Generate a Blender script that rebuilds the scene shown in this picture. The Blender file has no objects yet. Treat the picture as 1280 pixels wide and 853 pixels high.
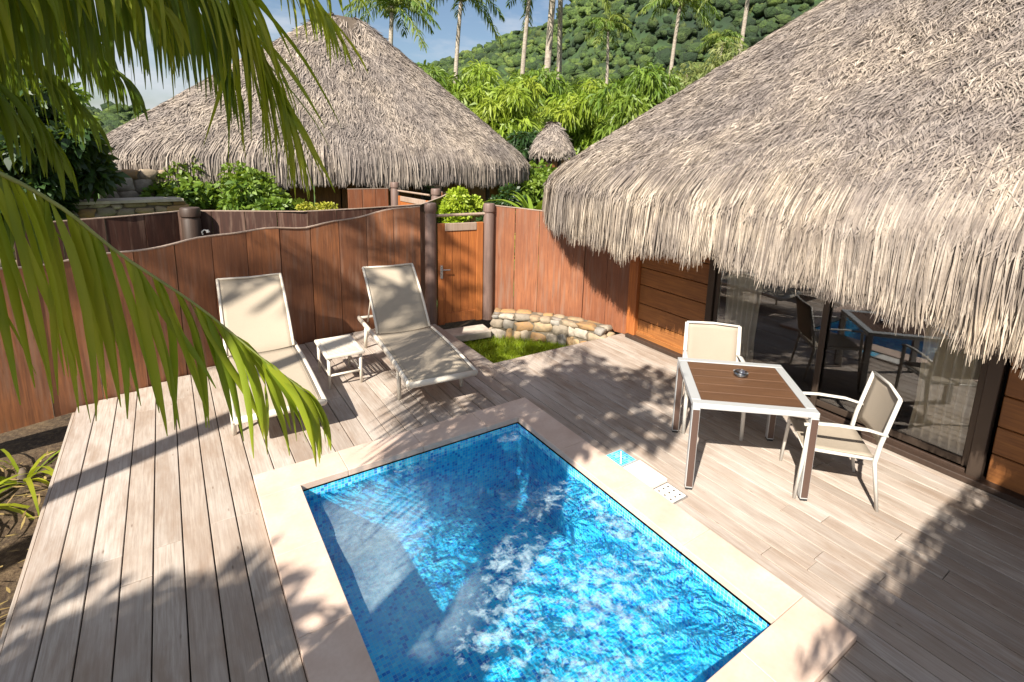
import bpy, math, random
import numpy as np
from mathutils import Vector, Matrix
from math import radians as rad, sin, cos, pi

rng = np.random.default_rng(7)
random.seed(7)
scene = bpy.context.scene
COL = scene.collection

# ------------------------------------------------------------------ camera
FPX, PPX, PPY, CAMH = 657.0, 690.0, 320.0, 2.6
def cam_rows():
    yaw, pit, rol = map(rad, (36.45, 11.18, -2.18))
    cy, sy = cos(yaw), sin(yaw)
    fwd = np.array([sy*cos(pit), cy*cos(pit), -sin(pit)])
    r = np.array([cy, -sy, 0.0]); d = np.cross(fwd, r)
    c, s = cos(rol), sin(rol)
    return np.array([c*r+s*d, -s*r+c*d, fwd])
M = cam_rows()
EYE = np.array([0, 0, CAMH])
cam = bpy.data.cameras.new('camera')
camo = bpy.data.objects.new('camera', cam); COL.objects.link(camo)
camo.matrix_world = Matrix([[M[0][0], -M[1][0], -M[2][0], 0],
                            [M[0][1], -M[1][1], -M[2][1], 0],
                            [M[0][2], -M[1][2], -M[2][2], CAMH],
                            [0, 0, 0, 1]])
cam.sensor_width = 36; cam.lens = FPX/1280*36
cam.shift_x = -(PPX-640)/1280; cam.shift_y = (PPY-426.5)/1280
cam.clip_start = 0.05; cam.clip_end = 5000
scene.camera = camo

def ray(x, y): return M.T @ np.array([(x-PPX)/FPX, (y-PPY)/FPX, 1.0])
def at(x, y, depth): return EYE + depth*ray(x, y)
def gz(x, y, z=0.0):
    d = ray(x, y); return EYE + d*((z-CAMH)/d[2])

# ------------------------------------------------------------------ world, sun
SUN_AZ, SUN_EL = 240.0, 42.0
w = bpy.data.worlds.new('World'); scene.world = w; w.use_nodes = True
nt = w.node_tree; N = nt.nodes; L = nt.links
for n in list(N): N.remove(n)
out = N.new('ShaderNodeOutputWorld'); bg = N.new('ShaderNodeBackground')
sky = N.new('ShaderNodeTexSky'); sky.sky_type = 'NISHITA'; sky.sun_disc = False
sky.sun_elevation = rad(SUN_EL); sky.sun_rotation = rad(SUN_AZ)
sky.air_density = 1.0; sky.dust_density = 1.2; sky.ozone_density = 1.5
tc = N.new('ShaderNodeTexCoord'); mp = N.new('ShaderNodeMapping')
mp.inputs['Scale'].default_value = (1, 1, 3.2); mp.inputs['Location'].default_value = (0.35, 0.1, 0.2)
no = N.new('ShaderNodeTexNoise'); no.inputs['Scale'].default_value = 2.1
no.inputs['Detail'].default_value = 9; no.inputs['Roughness'].default_value = 0.6
rp = N.new('ShaderNodeValToRGB'); rp.color_ramp.elements[0].position = 0.44; rp.color_ramp.elements[1].position = 0.62
mx = N.new('ShaderNodeMix'); mx.data_type = 'RGBA'; mx.inputs['B'].default_value = (6.4, 6.7, 7.2, 1)
L.new(tc.outputs['Generated'], mp.inputs['Vector']); L.new(mp.outputs[0], no.inputs['Vector'])
L.new(no.outputs['Fac'], rp.inputs['Fac']); L.new(rp.outputs['Color'], mx.inputs['Factor'])
L.new(sky.outputs[0], mx.inputs['A']); L.new(mx.outputs['Result'], bg.inputs['Color'])
bg.inputs['Strength'].default_value = 0.055
L.new(bg.outputs[0], out.inputs['Surface'])

sl = bpy.data.lights.new('sun', 'SUN'); sl.energy = 5.0; sl.angle = rad(0.53); sl.color = (1.0, 0.93, 0.82)
so = bpy.data.objects.new('sun', sl); COL.objects.link(so)
SD = Vector((sin(rad(SUN_AZ))*cos(rad(SUN_EL)), cos(rad(SUN_AZ))*cos(rad(SUN_EL)), sin(rad(SUN_EL))))
so.rotation_euler = SD.to_track_quat('Z', 'Y').to_euler(); so.location = SD*30

vs = scene.view_settings
vs.view_transform = 'Standard'; vs.look = 'None'; vs.gamma = 1; vs.use_curve_mapping = False
vs.exposure = 1.1
scene.render.engine = 'CYCLES'
scene.cycles.transparent_max_bounces = 24
scene.cycles.max_bounces = 7
scene.cycles.sample_clamp_indirect = 6

# ------------------------------------------------------------------ materials
class G:
    """tiny node-graph helper"""
    def __init__(s, name):
        s.m = bpy.data.materials.new(name); s.m.use_nodes = True
        s.t = s.m.node_tree; s.N = s.t.nodes; s.L = s.t.links
        s.b = s.N['Principled BSDF']; s.o = s.N['Material Output']
        s.tc = s.N.new('ShaderNodeTexCoord')
    def link(s, a, b): s.L.new(a, b)
    def coords(s, scale=(1, 1, 1), kind='Object', rot=(0, 0, 0)):
        m = s.N.new('ShaderNodeMapping'); m.inputs['Scale'].default_value = scale; m.inputs['Rotation'].default_value = rot
        s.link(s.tc.outputs[kind], m.inputs['Vector']); return m.outputs[0]
    def noise(s, scale, vec=None, detail=4, rough=0.55, dist=0):
        n = s.N.new('ShaderNodeTexNoise'); n.inputs['Scale'].default_value = scale
        n.inputs['Detail'].default_value = detail; n.inputs['Roughness'].default_value = rough
        n.inputs['Distortion'].default_value = dist
        s.link(vec if vec is not None else s.coords(), n.inputs['Vector']); return n.outputs['Fac']
    def vor(s, scale, vec=None, feature='F1', out='Distance'):
        n = s.N.new('ShaderNodeTexVoronoi'); n.feature = feature; n.inputs['Scale'].default_value = scale
        s.link(vec if vec is not None else s.coords(), n.inputs['Vector']); return n.outputs[out]
    def ramp(s, fac, stops, interp='LINEAR'):
        r = s.N.new('ShaderNodeValToRGB'); r.color_ramp.interpolation = interp
        e = r.color_ramp.elements
        while len(e) < len(stops): e.new(0.5)
        for i, (p, c) in enumerate(stops):
            e[i].position = p; e[i].color = (c[0], c[1], c[2], 1) if hasattr(c, '__len__') else (c, c, c, 1)
        s.link(fac, r.inputs['Fac']); return r.outputs['Color']
    def mix(s, fac, a, b, mode='MIX'):
        m = s.N.new('ShaderNodeMix'); m.data_type = 'RGBA'; m.blend_type = mode
        for sock, v in ((m.inputs['Factor'], fac), (m.inputs['A'], a), (m.inputs['B'], b)):
            if hasattr(v, 'is_output'): s.link(v, sock)
            elif hasattr(v, '__len__'): sock.default_value = (v[0], v[1], v[2], 1)
            else: sock.default_value = v
        return m.outputs['Result']
    def math(s, op, a, b=0.0, c=0.0):
        m = s.N.new('ShaderNodeMath'); m.operation = op
        for sock, v in zip(m.inputs, (a, b, c)):
            if hasattr(v, 'is_output'): s.link(v, sock)
            else: sock.default_value = v
        return m.outputs[0]
    def island(s):
        g = s.N.new('ShaderNodeNewGeometry'); return g.outputs['Random Per Island']
    def objrand(s):
        g = s.N.new('ShaderNodeObjectInfo'); return g.outputs['Random']
    def bump(s, h, strength=0.3, dist=0.01, target=None):
        b = s.N.new('ShaderNodeBump'); b.inputs['Strength'].default_value = strength; b.inputs['Distance'].default_value = dist
        s.link(h, b.inputs['Height']); s.link(b.outputs[0], (target or s.b.inputs['Normal'])); return b.outputs[0]
    def color(s, c):
        if hasattr(c, 'is_output'): s.link(c, s.b.inputs['Base Color'])
        else: s.b.inputs['Base Color'].default_value = (c[0], c[1], c[2], 1)
    def set(s, **k):
        for a, v in k.items(): s.b.inputs[a.replace('_', ' ')].default_value = v

MAT = {}
def weathered_deck():
    g = G('weathered_deck'); isl = g.island()
    off = g.N.new('ShaderNodeVectorMath'); off.operation = 'ADD'
    cmb = g.N.new('ShaderNodeCombineXYZ'); g.link(g.math('MULTIPLY', isl, 37.0), cmb.inputs[1]); g.link(g.math('MULTIPLY', isl, 11.0), cmb.inputs[2])
    g.link(g.coords(), off.inputs[0]); g.link(cmb.outputs[0], off.inputs[1])
    mp = g.N.new('ShaderNodeMapping'); mp.inputs['Scale'].default_value = (26, 1.1, 26); g.link(off.outputs[0], mp.inputs['Vector'])
    st = g.noise(3.0, mp.outputs[0], 8, 0.66)
    mp2 = g.N.new('ShaderNodeMapping'); mp2.inputs['Scale'].default_value = (5, 1.4, 5); g.link(off.outputs[0], mp2.inputs['Vector'])
    bl = g.noise(1.6, mp2.outputs[0], 5, 0.6)
    base = g.ramp(isl, [(0.0, (0.34, 0.285, 0.24)), (0.3, (0.46, 0.40, 0.345)), (0.55, (0.38, 0.31, 0.255)), (0.8, (0.52, 0.455, 0.395)), (1.0, (0.42, 0.365, 0.325))])
    c = g.mix(g.ramp(st, [(0.36, 0.6), (0.62, 0.0)]), base, (0.22, 0.165, 0.13))
    c = g.mix(g.ramp(bl, [(0.44, 0.0), (0.70, 0.7)]), c, (0.25, 0.175, 0.125))
    kn = g.vor(2.3, mp2.outputs[0])
    c = g.mix(g.ramp(kn, [(0.03, 0.75), (0.085, 0.0)]), c, (0.13, 0.08, 0.05))
    pale = g.noise(0.9, g.coords((3, 0.8, 3)), 3)
    c = g.mix(g.ramp(pale, [(0.5, 0.0), (0.75, 0.35)]), c, (0.66, 0.6, 0.55))
    g.color(c); g.set(Roughness=0.75); g.bump(st, 0.35, 0.004); return g.m
def simple(name, col, rough=0.5, metal=0.0, nscale=0, namt=0.15, bump=0):
    g = G(name)
    if nscale:
        n = g.noise(nscale, None, 6)
        g.color(g.mix(g.ramp(n, [(0.3, 1.0), (0.7, 0.0)]), col, [c*(1-namt*2.2) for c in col]))
        if bump: g.bump(n, bump, 0.005)
    else: g.color(col)
    g.set(Roughness=rough, Metallic=metal); return g.m
def stained_wood(name, ca, cb, cc, axis='z', rough=0.55, k=1.0):
    g = G(name); isl = g.island()
    sc = {'z': (22, 22, 1.2), 'y': (22, 1.2, 22), 'x': (1.2, 22, 22)}[axis]
    off = g.N.new('ShaderNodeVectorMath'); off.operation = 'ADD'
    cmb = g.N.new('ShaderNodeCombineXYZ')
    for i in range(3): g.link(g.math('MULTIPLY', isl, 17.0+9*i), cmb.inputs[i])
    g.link(g.coords(), off.inputs[0]); g.link(cmb.outputs[0], off.inputs[1])
    mp = g.N.new('ShaderNodeMapping'); mp.inputs['Scale'].default_value = sc; g.link(off.outputs[0], mp.inputs['Vector'])
    st = g.noise(2.0*k, mp.outputs[0], 8, 0.62, 0.4)
    big = g.noise(1.3, off.outputs[0], 4)
    c = g.mix(isl, ca, cb)
    c = g.mix(g.ramp(st, [(0.35, 0.75), (0.65, 0.0)]), c, cc)
    c = g.mix(g.ramp(big, [(0.42, 0.45), (0.62, 0.0)]), c, cc)
    if name.startswith('fence'):
        mp3 = g.N.new('ShaderNodeMapping'); mp3.inputs['Scale'].default_value = (9, 9, 0.8); g.link(off.outputs[0], mp3.inputs['Vector'])
        wt = g.noise(1.6, mp3.outputs[0], 5, 0.6); c = g.mix(g.ramp(wt, [(0.50, 0.0), (0.68, 0.5)]), c, (0.26, 0.17, 0.125))
        kn = g.vor(3.2, mp3.outputs[0]); c = g.mix(g.ramp(kn, [(0.04, 0.7), (0.10, 0.0)]), c, (0.05, 0.022, 0.014))
    g.color(c); g.set(Roughness=rough); g.bump(st, 0.3, 0.004); return g.m
def thatch(name, a, b, c3, dark):
    g = G(name); isl = g.island()
    col = g.ramp(isl, [(0.0, dark), (0.18, a), (0.5, b), (0.8, c3), (1.0, a)])
    big = g.noise(0.9, None, 5, 0.6)
    col = g.mix(g.ramp(big, [(0.40, 0.6), (0.62, 0.0)]), col, (0.17, 0.15, 0.15))
    pat = g.noise(3.5, None, 6, 0.65); col = g.mix(g.ramp(pat, [(0.38, 0.55), (0.55, 0.0)]), col, (0.13, 0.105, 0.095))
    sm = g.noise(60, None, 2)
    col = g.mix(g.ramp(sm, [(0.4, 0.25), (0.6, 0.0)]), col, dark)
    g.color(col); g.set(Roughness=0.85); return g.m
def leaf(name, ca, cb, cc=None, trans=0.35, rough=0.42, nscale=3.0):
    g = G(name); isl = g.island()
    n = g.noise(nscale, None, 3)
    col = g.mix(isl, ca, cb)
    if cc is not None: col = g.mix(g.ramp(n, [(0.45, 0.0), (0.7, 0.7)]), col, cc)
    g.color(col); g.set(Roughness=rough)
    tr = g.N.new('ShaderNodeBsdfTranslucent'); g.link(g.mix(0.5, col, (0.32, 0.42, 0.02)), tr.inputs['Color'])
    ms = g.N.new('ShaderNodeMixShader'); ms.inputs[0].default_value = trans
    g.link(g.b.outputs[0], ms.inputs[1]); g.link(tr.outputs[0], ms.inputs[2]); g.link(ms.outputs[0], g.o.inputs['Surface'])
    return g.m
def mosaic(name, ts=0.026, lighten=0.0):
    g = G(name)
    geo = g.N.new('ShaderNodeNewGeometry')
    v = g.N.new('ShaderNodeVectorMath'); v.operation = 'SCALE'; v.inputs['Scale'].default_value = 1/ts; g.link(g.coords(), v.inputs[0])
    a = g.N.new('ShaderNodeVectorMath'); a.operation = 'ADD'; a.inputs[1].default_value = (0.5, 0.5, 0.5); g.link(v.outputs[0], a.inputs[0])
    fl = g.N.new('ShaderNodeVectorMath'); fl.operation = 'FLOOR'; g.link(a.outputs[0], fl.inputs[0])
    fr = g.N.new('ShaderNodeVectorMath'); fr.operation = 'FRACTION'; g.link(a.outputs[0], fr.inputs[0])
    wn = g.N.new('ShaderNodeTexWhiteNoise'); wn.noise_dimensions = '3D'; g.link(fl.outputs[0], wn.inputs['Vector'])
    col = g.ramp(wn.outputs['Value'], [(0.0, (0.02, 0.22, 0.60)), (0.12, (0.03, 0.40, 0.74)), (0.34, (0.05, 0.54, 0.82)), (0.62, (0.09, 0.64, 0.86)), (0.92, (0.22, 0.74, 0.90))], 'CONSTANT')
    sp = g.N.new('ShaderNodeSeparateXYZ'); g.link(fr.outputs[0], sp.inputs[0])
    sn = g.N.new('ShaderNodeSeparateXYZ'); g.link(geo.outputs['Normal'], sn.inputs[0])
    gr = None
    for i in range(3):
        d = g.math('ABSOLUTE', g.math('SUBTRACT', sp.outputs[i], 0.5))       # 0 centre .5 edge
        e = g.math('GREATER_THAN', d, 0.45)
        e = g.math('MULTIPLY', e, g.math('LESS_THAN', g.math('ABSOLUTE', sn.outputs[i]), 0.5))
        gr = e if gr is None else g.math('MAXIMUM', gr, e)
    col = g.mix(gr, col, (0.45, 0.6, 0.68))
    g.color(col); g.set(Roughness=0.25); return g.m
def water_mat():
    g = G('pool_water')
    co = g.coords()
    n1 = g.noise(5.5, co, 4, 0.55, 1.2); n2 = g.noise(17, co, 3, 0.5, 0.6)
    h = g.math('ADD', g.math('MULTIPLY', n1, 1.0), g.math('MULTIPLY', n2, 0.3))
    bm = g.N.new('ShaderNodeBump'); bm.inputs['Strength'].default_value = 0.55; bm.inputs['Distance'].default_value = 0.07; g.link(h, bm.inputs['Height'])
    tint = g.N.new('ShaderNodeBsdfTransparent')
    # caustic light net painted into the water's tint, apart from the ripples
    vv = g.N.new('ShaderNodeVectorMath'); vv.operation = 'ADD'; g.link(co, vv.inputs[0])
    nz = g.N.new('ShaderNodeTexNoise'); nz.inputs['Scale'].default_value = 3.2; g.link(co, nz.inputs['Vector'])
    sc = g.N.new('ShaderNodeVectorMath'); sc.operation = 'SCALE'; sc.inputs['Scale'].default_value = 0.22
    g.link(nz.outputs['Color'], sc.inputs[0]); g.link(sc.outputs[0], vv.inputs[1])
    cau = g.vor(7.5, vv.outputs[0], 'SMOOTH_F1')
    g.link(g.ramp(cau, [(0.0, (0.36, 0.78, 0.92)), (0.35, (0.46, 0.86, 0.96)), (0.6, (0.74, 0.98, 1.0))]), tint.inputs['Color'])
    gl = g.N.new('ShaderNodeBsdfGlossy'); gl.inputs['Roughness'].default_value = 0.04; g.link(bm.outputs[0], gl.inputs['Normal'])
    fr = g.N.new('ShaderNodeFresnel'); fr.inputs['IOR'].default_value = 1.33; g.link(bm.outputs[0], fr.inputs['Normal'])
    m1 = g.N.new('ShaderNodeMixShader'); g.link(g.math('MULTIPLY', fr.outputs[0], 0.95), m1.inputs[0]); g.link(tint.outputs[0], m1.inputs[1]); g.link(gl.outputs[0], m1.inputs[2])
    # froth and bright water highlights, painted on as pale diffuse patches
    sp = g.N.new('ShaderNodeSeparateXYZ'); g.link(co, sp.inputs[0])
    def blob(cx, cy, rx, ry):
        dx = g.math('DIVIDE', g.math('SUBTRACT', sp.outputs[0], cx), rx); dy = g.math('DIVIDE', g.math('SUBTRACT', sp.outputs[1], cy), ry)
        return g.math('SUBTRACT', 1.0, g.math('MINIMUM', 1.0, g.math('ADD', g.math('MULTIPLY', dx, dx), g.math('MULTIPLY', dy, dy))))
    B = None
    for a in FROTH_GLINTS:
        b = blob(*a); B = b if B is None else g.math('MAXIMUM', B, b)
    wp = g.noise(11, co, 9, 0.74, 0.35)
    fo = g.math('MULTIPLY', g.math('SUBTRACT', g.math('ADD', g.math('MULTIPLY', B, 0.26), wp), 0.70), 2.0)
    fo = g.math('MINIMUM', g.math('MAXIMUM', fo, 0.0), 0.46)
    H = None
    for a in SKY_SHEEN:
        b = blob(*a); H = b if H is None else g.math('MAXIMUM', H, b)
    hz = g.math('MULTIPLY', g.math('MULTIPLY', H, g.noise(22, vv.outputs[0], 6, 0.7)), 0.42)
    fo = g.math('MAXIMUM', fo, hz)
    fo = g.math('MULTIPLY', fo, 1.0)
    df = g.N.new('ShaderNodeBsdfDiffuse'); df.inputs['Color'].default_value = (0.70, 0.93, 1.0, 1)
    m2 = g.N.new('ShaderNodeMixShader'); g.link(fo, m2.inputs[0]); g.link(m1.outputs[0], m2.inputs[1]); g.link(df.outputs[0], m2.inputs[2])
    g.link(m2.outputs[0], g.o.inputs['Surface']); return g.m
FROTH_GLINTS = [(1.65, 2.55, 0.6, 0.5), (2.0, 2.0, 0.7, 0.6), (1.35, 2.2, 0.5, 0.5), (2.5, 2.4, 0.25, 0.9), (1.5, 1.6, 0.6, 0.5), (2.45, 3.9, 0.3, 0.25), (1.5, 3.9, 0.5, 0.18), (2.1, 3.0, 0.7, 0.4)]
SKY_SHEEN = [(1.15, 3.35, 0.75, 0.62), (1.0, 2.75, 0.5, 0.6)]  # sky reflection on the water, painted as soft pale patches
def glass_mat(name, refl=0.35, tint=(0.55, 0.55, 0.52), rough=0.0):
    g = G(name)
    t = g.N.new('ShaderNodeBsdfTransparent'); t.inputs['Color'].default_value = (*tint, 1)
    gl = g.N.new('ShaderNodeBsdfGlossy'); gl.inputs['Roughness'].default_value = rough; gl.inputs['Color'].default_value = (0.8, 0.82, 0.85, 1)
    fr = g.N.new('ShaderNodeFresnel'); fr.inputs['IOR'].default_value = 1.5
    m = g.N.new('ShaderNodeMixShader'); g.link(g.math('MINIMUM', g.math('ADD', fr.outputs[0], refl), 1.0), m.inputs[0])
    g.link(t.outputs[0], m.inputs[1]); g.link(gl.outputs[0], m.inputs[2]); g.link(m.outputs[0], g.o.inputs['Surface']); return g.m
def stone_mat(name):
    g = G(name); isl = g.island()
    c = g.ramp(isl, [(0, (0.30, 0.17, 0.07)), (0.25, (0.42, 0.25, 0.10)), (0.45, (0.27, 0.23, 0.18)), (0.65, (0.42, 0.29, 0.15)), (0.85, (0.25, 0.24, 0.22)), (1, (0.5, 0.42, 0.33))])
    n = g.noise(14, None, 7, 0.65); c = g.mix(g.ramp(n, [(0.35, 0.6), (0.6, 0)]), c, (0.16, 0.13, 0.10))
    g.color(c); g.set(Roughness=0.85); g.bump(n, 0.6, 0.012); return g.m
def coping_mat():
    g = G('sandstone'); n = g.noise(3.0, None, 6, 0.6); n2 = g.noise(45, None, 4)
    c = g.ramp(n, [(0.3, (0.52, 0.375, 0.295)), (0.5, (0.60, 0.455, 0.37)), (0.7, (0.68, 0.55, 0.465))])
    c = g.mix(g.ramp(n2, [(0.4, 0.25), (0.6, 0)]), c, (0.50, 0.37, 0.28))
    g.color(c); g.set(Roughness=0.6); g.bump(n2, 0.15, 0.003); return g.m
def ground_mat():
    g = G('earth'); n = g.noise(2.2, None, 8, 0.65); f = g.noise(24, None, 6, 0.7)
    dirt = g.ramp(n, [(0.3, (0.025, 0.015, 0.008)), (0.55, (0.07, 0.042, 0.020)), (0.75, (0.12, 0.075, 0.035))])
    dirt = g.mix(g.ramp(f, [(0.45, 0), (0.7, 0.7)]), dirt, (0.20, 0.14, 0.075))
    gr = g.ramp(f, [(0.3, (0.03, 0.065, 0.012)), (0.7, (0.10, 0.17, 0.03))])
    sp = g.N.new('ShaderNodeSeparateXYZ'); g.link(g.coords(), sp.inputs[0])
    far = g.math('GREATER_THAN', g.math('ADD', sp.outputs[1], g.math('MULTIPLY', n, 2.0)), 10.0)
    g.color(g.mix(far, dirt, gr)); g.set(Roughness=0.95); g.bump(f, 0.8, 0.03); return g.m
def hill_mat():
    g = G('hill_forest'); n = g.noise(0.011, None, 6, 0.6); f = g.vor(0.10); v2 = g.vor(0.27)
    c = g.ramp(n, [(0.40, (0.014, 0.034, 0.014)), (0.5, (0.035, 0.075, 0.018)), (0.6, (0.085, 0.135, 0.026))])
    c = g.mix(g.ramp(f, [(0.2, 0.0), (0.75, 0.7)]), c, (0.012, 0.028, 0.010))
    c = g.mix(g.ramp(v2, [(0.1, 0.3), (0.3, 0.0)]), c, (0.13, 0.20, 0.04))
    g.color(c); g.set(Roughness=0.95); g.bump(g.math('SUBTRACT', 1.0, f), 1.0, 5.0); return g.m
def forest_mat():
    g = G('forest_crowns'); isl = g.island(); n = g.noise(0.012, None, 5, 0.6)
    c = g.ramp(isl, [(0, (0.030, 0.060, 0.018)), (0.4, (0.070, 0.125, 0.026)), (0.75, (0.13, 0.20, 0.036)), (1, (0.22, 0.28, 0.055))])
    c = g.mix(g.ramp(n, [(0.42, 0.65), (0.56, 0.0)]), c, (0.010, 0.024, 0.012)); c = g.mix(g.ramp(n, [(0.52, 0.0), (0.64, 0.6)]), c, (0.13, 0.20, 0.04))
    f = g.noise(0.9, None, 4, 0.7); c = g.mix(g.ramp(f, [(0.4, 0.6), (0.6, 0)]), c, (0.012, 0.028, 0.010))
    g.color(c); g.set(Roughness=0.95); g.bump(f, 1.0, 1.5); return g.m
def sling(name, col):
    g = G(name); w1 = g.noise(220, g.coords((1, 0.12, 1)), 2); w2 = g.noise(5, None, 3)
    c = g.mix(g.ramp(w1, [(0.35, 0.35), (0.6, 0)]), col, [x*0.72 for x in col]); c = g.mix(g.ramp(w2, [(0.35, 0.2), (0.65, 0)]), c, [x*0.8 for x in col])
    g.color(c); g.set(Roughness=0.7)
    tr = g.N.new('ShaderNodeBsdfTranslucent'); tr.inputs['Color'].default_value = (*col, 1)
    ms = g.N.new('ShaderNodeMixShader'); ms.inputs[0].default_value = 0.18
    g.link(g.b.outputs[0], ms.inputs[1]); g.link(tr.outputs[0], ms.inputs[2]); g.link(ms.outputs[0], g.o.inputs['Surface'])
    g.bump(w1, 0.2, 0.002); return g.m
def bark(name, a, b):
    g = G(name); n = g.noise(9, g.coords((1, 1, 2.5)), 6); n2 = g.noise(1.5, g.coords((1, 1, 9)), 3)
    g.color(g.mix(g.ramp(n, [(0.35, 1), (0.65, 0)]), a, b)); g.set(Roughness=0.9); g.bump(n2, 0.5, 0.03); return g.m

MAT['deck'] = weathered_deck()
MAT['deck_dark'] = simple('deck_underside', (0.05, 0.035, 0.025), 0.9)
MAT['coping'] = coping_mat()
MAT['mosaic'] = mosaic('blue_mosaic')
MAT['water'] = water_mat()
MAT['earth'] = ground_mat()
MAT['hill'] = hill_mat(); MAT['forest'] = forest_mat()
MAT['fence'] = stained_wood('fence_planks', (0.29, 0.105, 0.045), (0.36, 0.14, 0.062), (0.15, 0.052, 0.027))
MAT['fence_b'] = stained_wood('fence_planks_brown', (0.25, 0.098, 0.042), (0.38, 0.145, 0.055), (0.12, 0.048, 0.025))
MAT['fence_far'] = stained_wood('fence_planks_shaded', (0.075, 0.030, 0.020), (0.10, 0.038, 0.024), (0.035, 0.016, 0.011))  # shade on the neighbouring fence darkened into the plank colour
MAT['cap'] = stained_wood('bleached_wood', (0.42, 0.32, 0.26), (0.5, 0.4, 0.33), (0.25, 0.17, 0.12))
MAT['gate'] = stained_wood('gate_wood', (0.46, 0.15, 0.035), (0.56, 0.20, 0.05), (0.24, 0.07, 0.02))
MAT['post'] = stained_wood('post_wood', (0.20, 0.125, 0.10), (0.24, 0.155, 0.125), (0.10, 0.065, 0.055))
MAT['hwall'] = stained_wood('wall_boards', (0.36, 0.14, 0.035), (0.44, 0.18, 0.05), (0.17, 0.06, 0.018), 'y')
MAT['hwall_v'] = stained_wood('wall_panels', (0.38, 0.16, 0.04), (0.30, 0.12, 0.035), (0.15, 0.06, 0.02), 'z')
MAT['darkwood'] = stained_wood('dark_timber', (0.055, 0.032, 0.022), (0.075, 0.042, 0.028), (0.03, 0.018, 0.012))
MAT['bronze'] = simple('bronze_frame', (0.07, 0.05, 0.038), 0.35, 0.4)
MAT['thatch'] = thatch('thatch_near', (0.27, 0.22, 0.178), (0.40, 0.333, 0.27), (0.56, 0.475, 0.39), (0.11, 0.085, 0.07))
MAT['fringe'] = thatch('thatch_fringe', (0.33, 0.265, 0.20), (0.46, 0.38, 0.295), (0.62, 0.53, 0.43), (0.13, 0.10, 0.075))
MAT['thatch_far'] = thatch('thatch_far', (0.30, 0.245, 0.20), (0.40, 0.335, 0.275), (0.52, 0.445, 0.37), (0.14, 0.11, 0.085))
MAT['thatch_under'] = simple('thatch_core', (0.13, 0.10, 0.075), 0.95, 0, 6)
MAT['metal'] = simple('white_metal', (0.60, 0.575, 0.53), 0.35, 0.0)
MAT['alu'] = simple('brushed_aluminium', (0.52, 0.53, 0.53), 0.38, 0.3)
MAT['plastic'] = simple('white_plastic', (0.66, 0.60, 0.51), 0.4, 0.0)
MAT['sling'] = sling('beige_sling', (0.48, 0.405, 0.31))
MAT['sling2'] = sling('taupe_sling', (0.42, 0.355, 0.28))
MAT['brown'] = stained_wood('brown_slats', (0.135, 0.068, 0.034), (0.16, 0.08, 0.04), (0.085, 0.042, 0.022), 'x', 0.45)
MAT['legbrown'] = simple('brown_inlay', (0.085, 0.05, 0.038), 0.45)
MAT['rubber'] = simple('black_rubber', (0.02, 0.02, 0.02), 0.7)
MAT['steel'] = simple('steel', (0.6, 0.6, 0.6), 0.25, 0.9)
MAT['glass'] = glass_mat('door_glass', 0.06, (0.95, 0.94, 0.92))
MAT['clear'] = glass_mat('clear_glass', 0.3, (0.86, 0.88, 0.88), 0.05)
MAT['curtain'] = simple('curtain_cloth', (0.85, 0.80, 0.68), 0.9, 0, 20, 0.05)
MAT['stone'] = stone_mat('fieldstone')
MAT['mortar'] = simple('mortar', (0.17, 0.14, 0.10), 0.95, 0, 20)
MAT['render'] = simple('pale_cap', (0.55, 0.48, 0.40), 0.9, 0, 8)
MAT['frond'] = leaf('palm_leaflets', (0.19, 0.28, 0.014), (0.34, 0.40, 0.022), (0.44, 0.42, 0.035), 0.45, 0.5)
MAT['frond_shaded'] = leaf('palm_leaflets_shaded', (0.045, 0.10, 0.011), (0.12, 0.20, 0.015), (0.20, 0.26, 0.02), 0.4, 0.42)  # same leaflets with the upper crown's shade put into the colour
MAT['rachis'] = simple('palm_rib', (0.26, 0.30, 0.08), 0.5, 0, 9)
MAT['coco'] = leaf('coconut_leaflets', (0.07, 0.13, 0.018), (0.14, 0.22, 0.03), (0.26, 0.26, 0.05), 0.3, 0.5, 0.7)
MAT['bark'] = bark('palm_bark', (0.40, 0.35, 0.29), (0.22, 0.18, 0.14))
MAT['bark2'] = bark('tree_bark', (0.16, 0.12, 0.085), (0.08, 0.06, 0.045))
MAT['fol_a'] = leaf('foliage_bright', (0.15, 0.24, 0.02), (0.27, 0.37, 0.035), (0.38, 0.40, 0.05), 0.35, 0.5, 0.4)
MAT['fol_b'] = leaf('foliage_mid', (0.07, 0.14, 0.016), (0.17, 0.26, 0.03), (0.24, 0.30, 0.04), 0.3, 0.5, 0.4)
MAT['fol_d'] = leaf('foliage_dark', (0.012, 0.035, 0.008), (0.03, 0.07, 0.014), None, 0.2, 0.5)
MAT['fol_y'] = leaf('foliage_yellow', (0.30, 0.32, 0.03), (0.42, 0.38, 0.05), None, 0.3, 0.5)
MAT['fol_o'] = leaf('foliage_olive', (0.11, 0.15, 0.035), (0.19, 0.22, 0.06), (0.25, 0.22, 0.08), 0.25, 0.6, 0.4)
MAT['lawn'] = leaf('lawn_blades', (0.24, 0.36, 0.012), (0.40, 0.50, 0.03), (0.42, 0.48, 0.06), 0.4, 0.5)
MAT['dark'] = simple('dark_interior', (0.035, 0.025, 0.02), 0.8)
MAT['tile'] = simple('white_tile', (0.78, 0.74, 0.68), 0.4)

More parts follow.
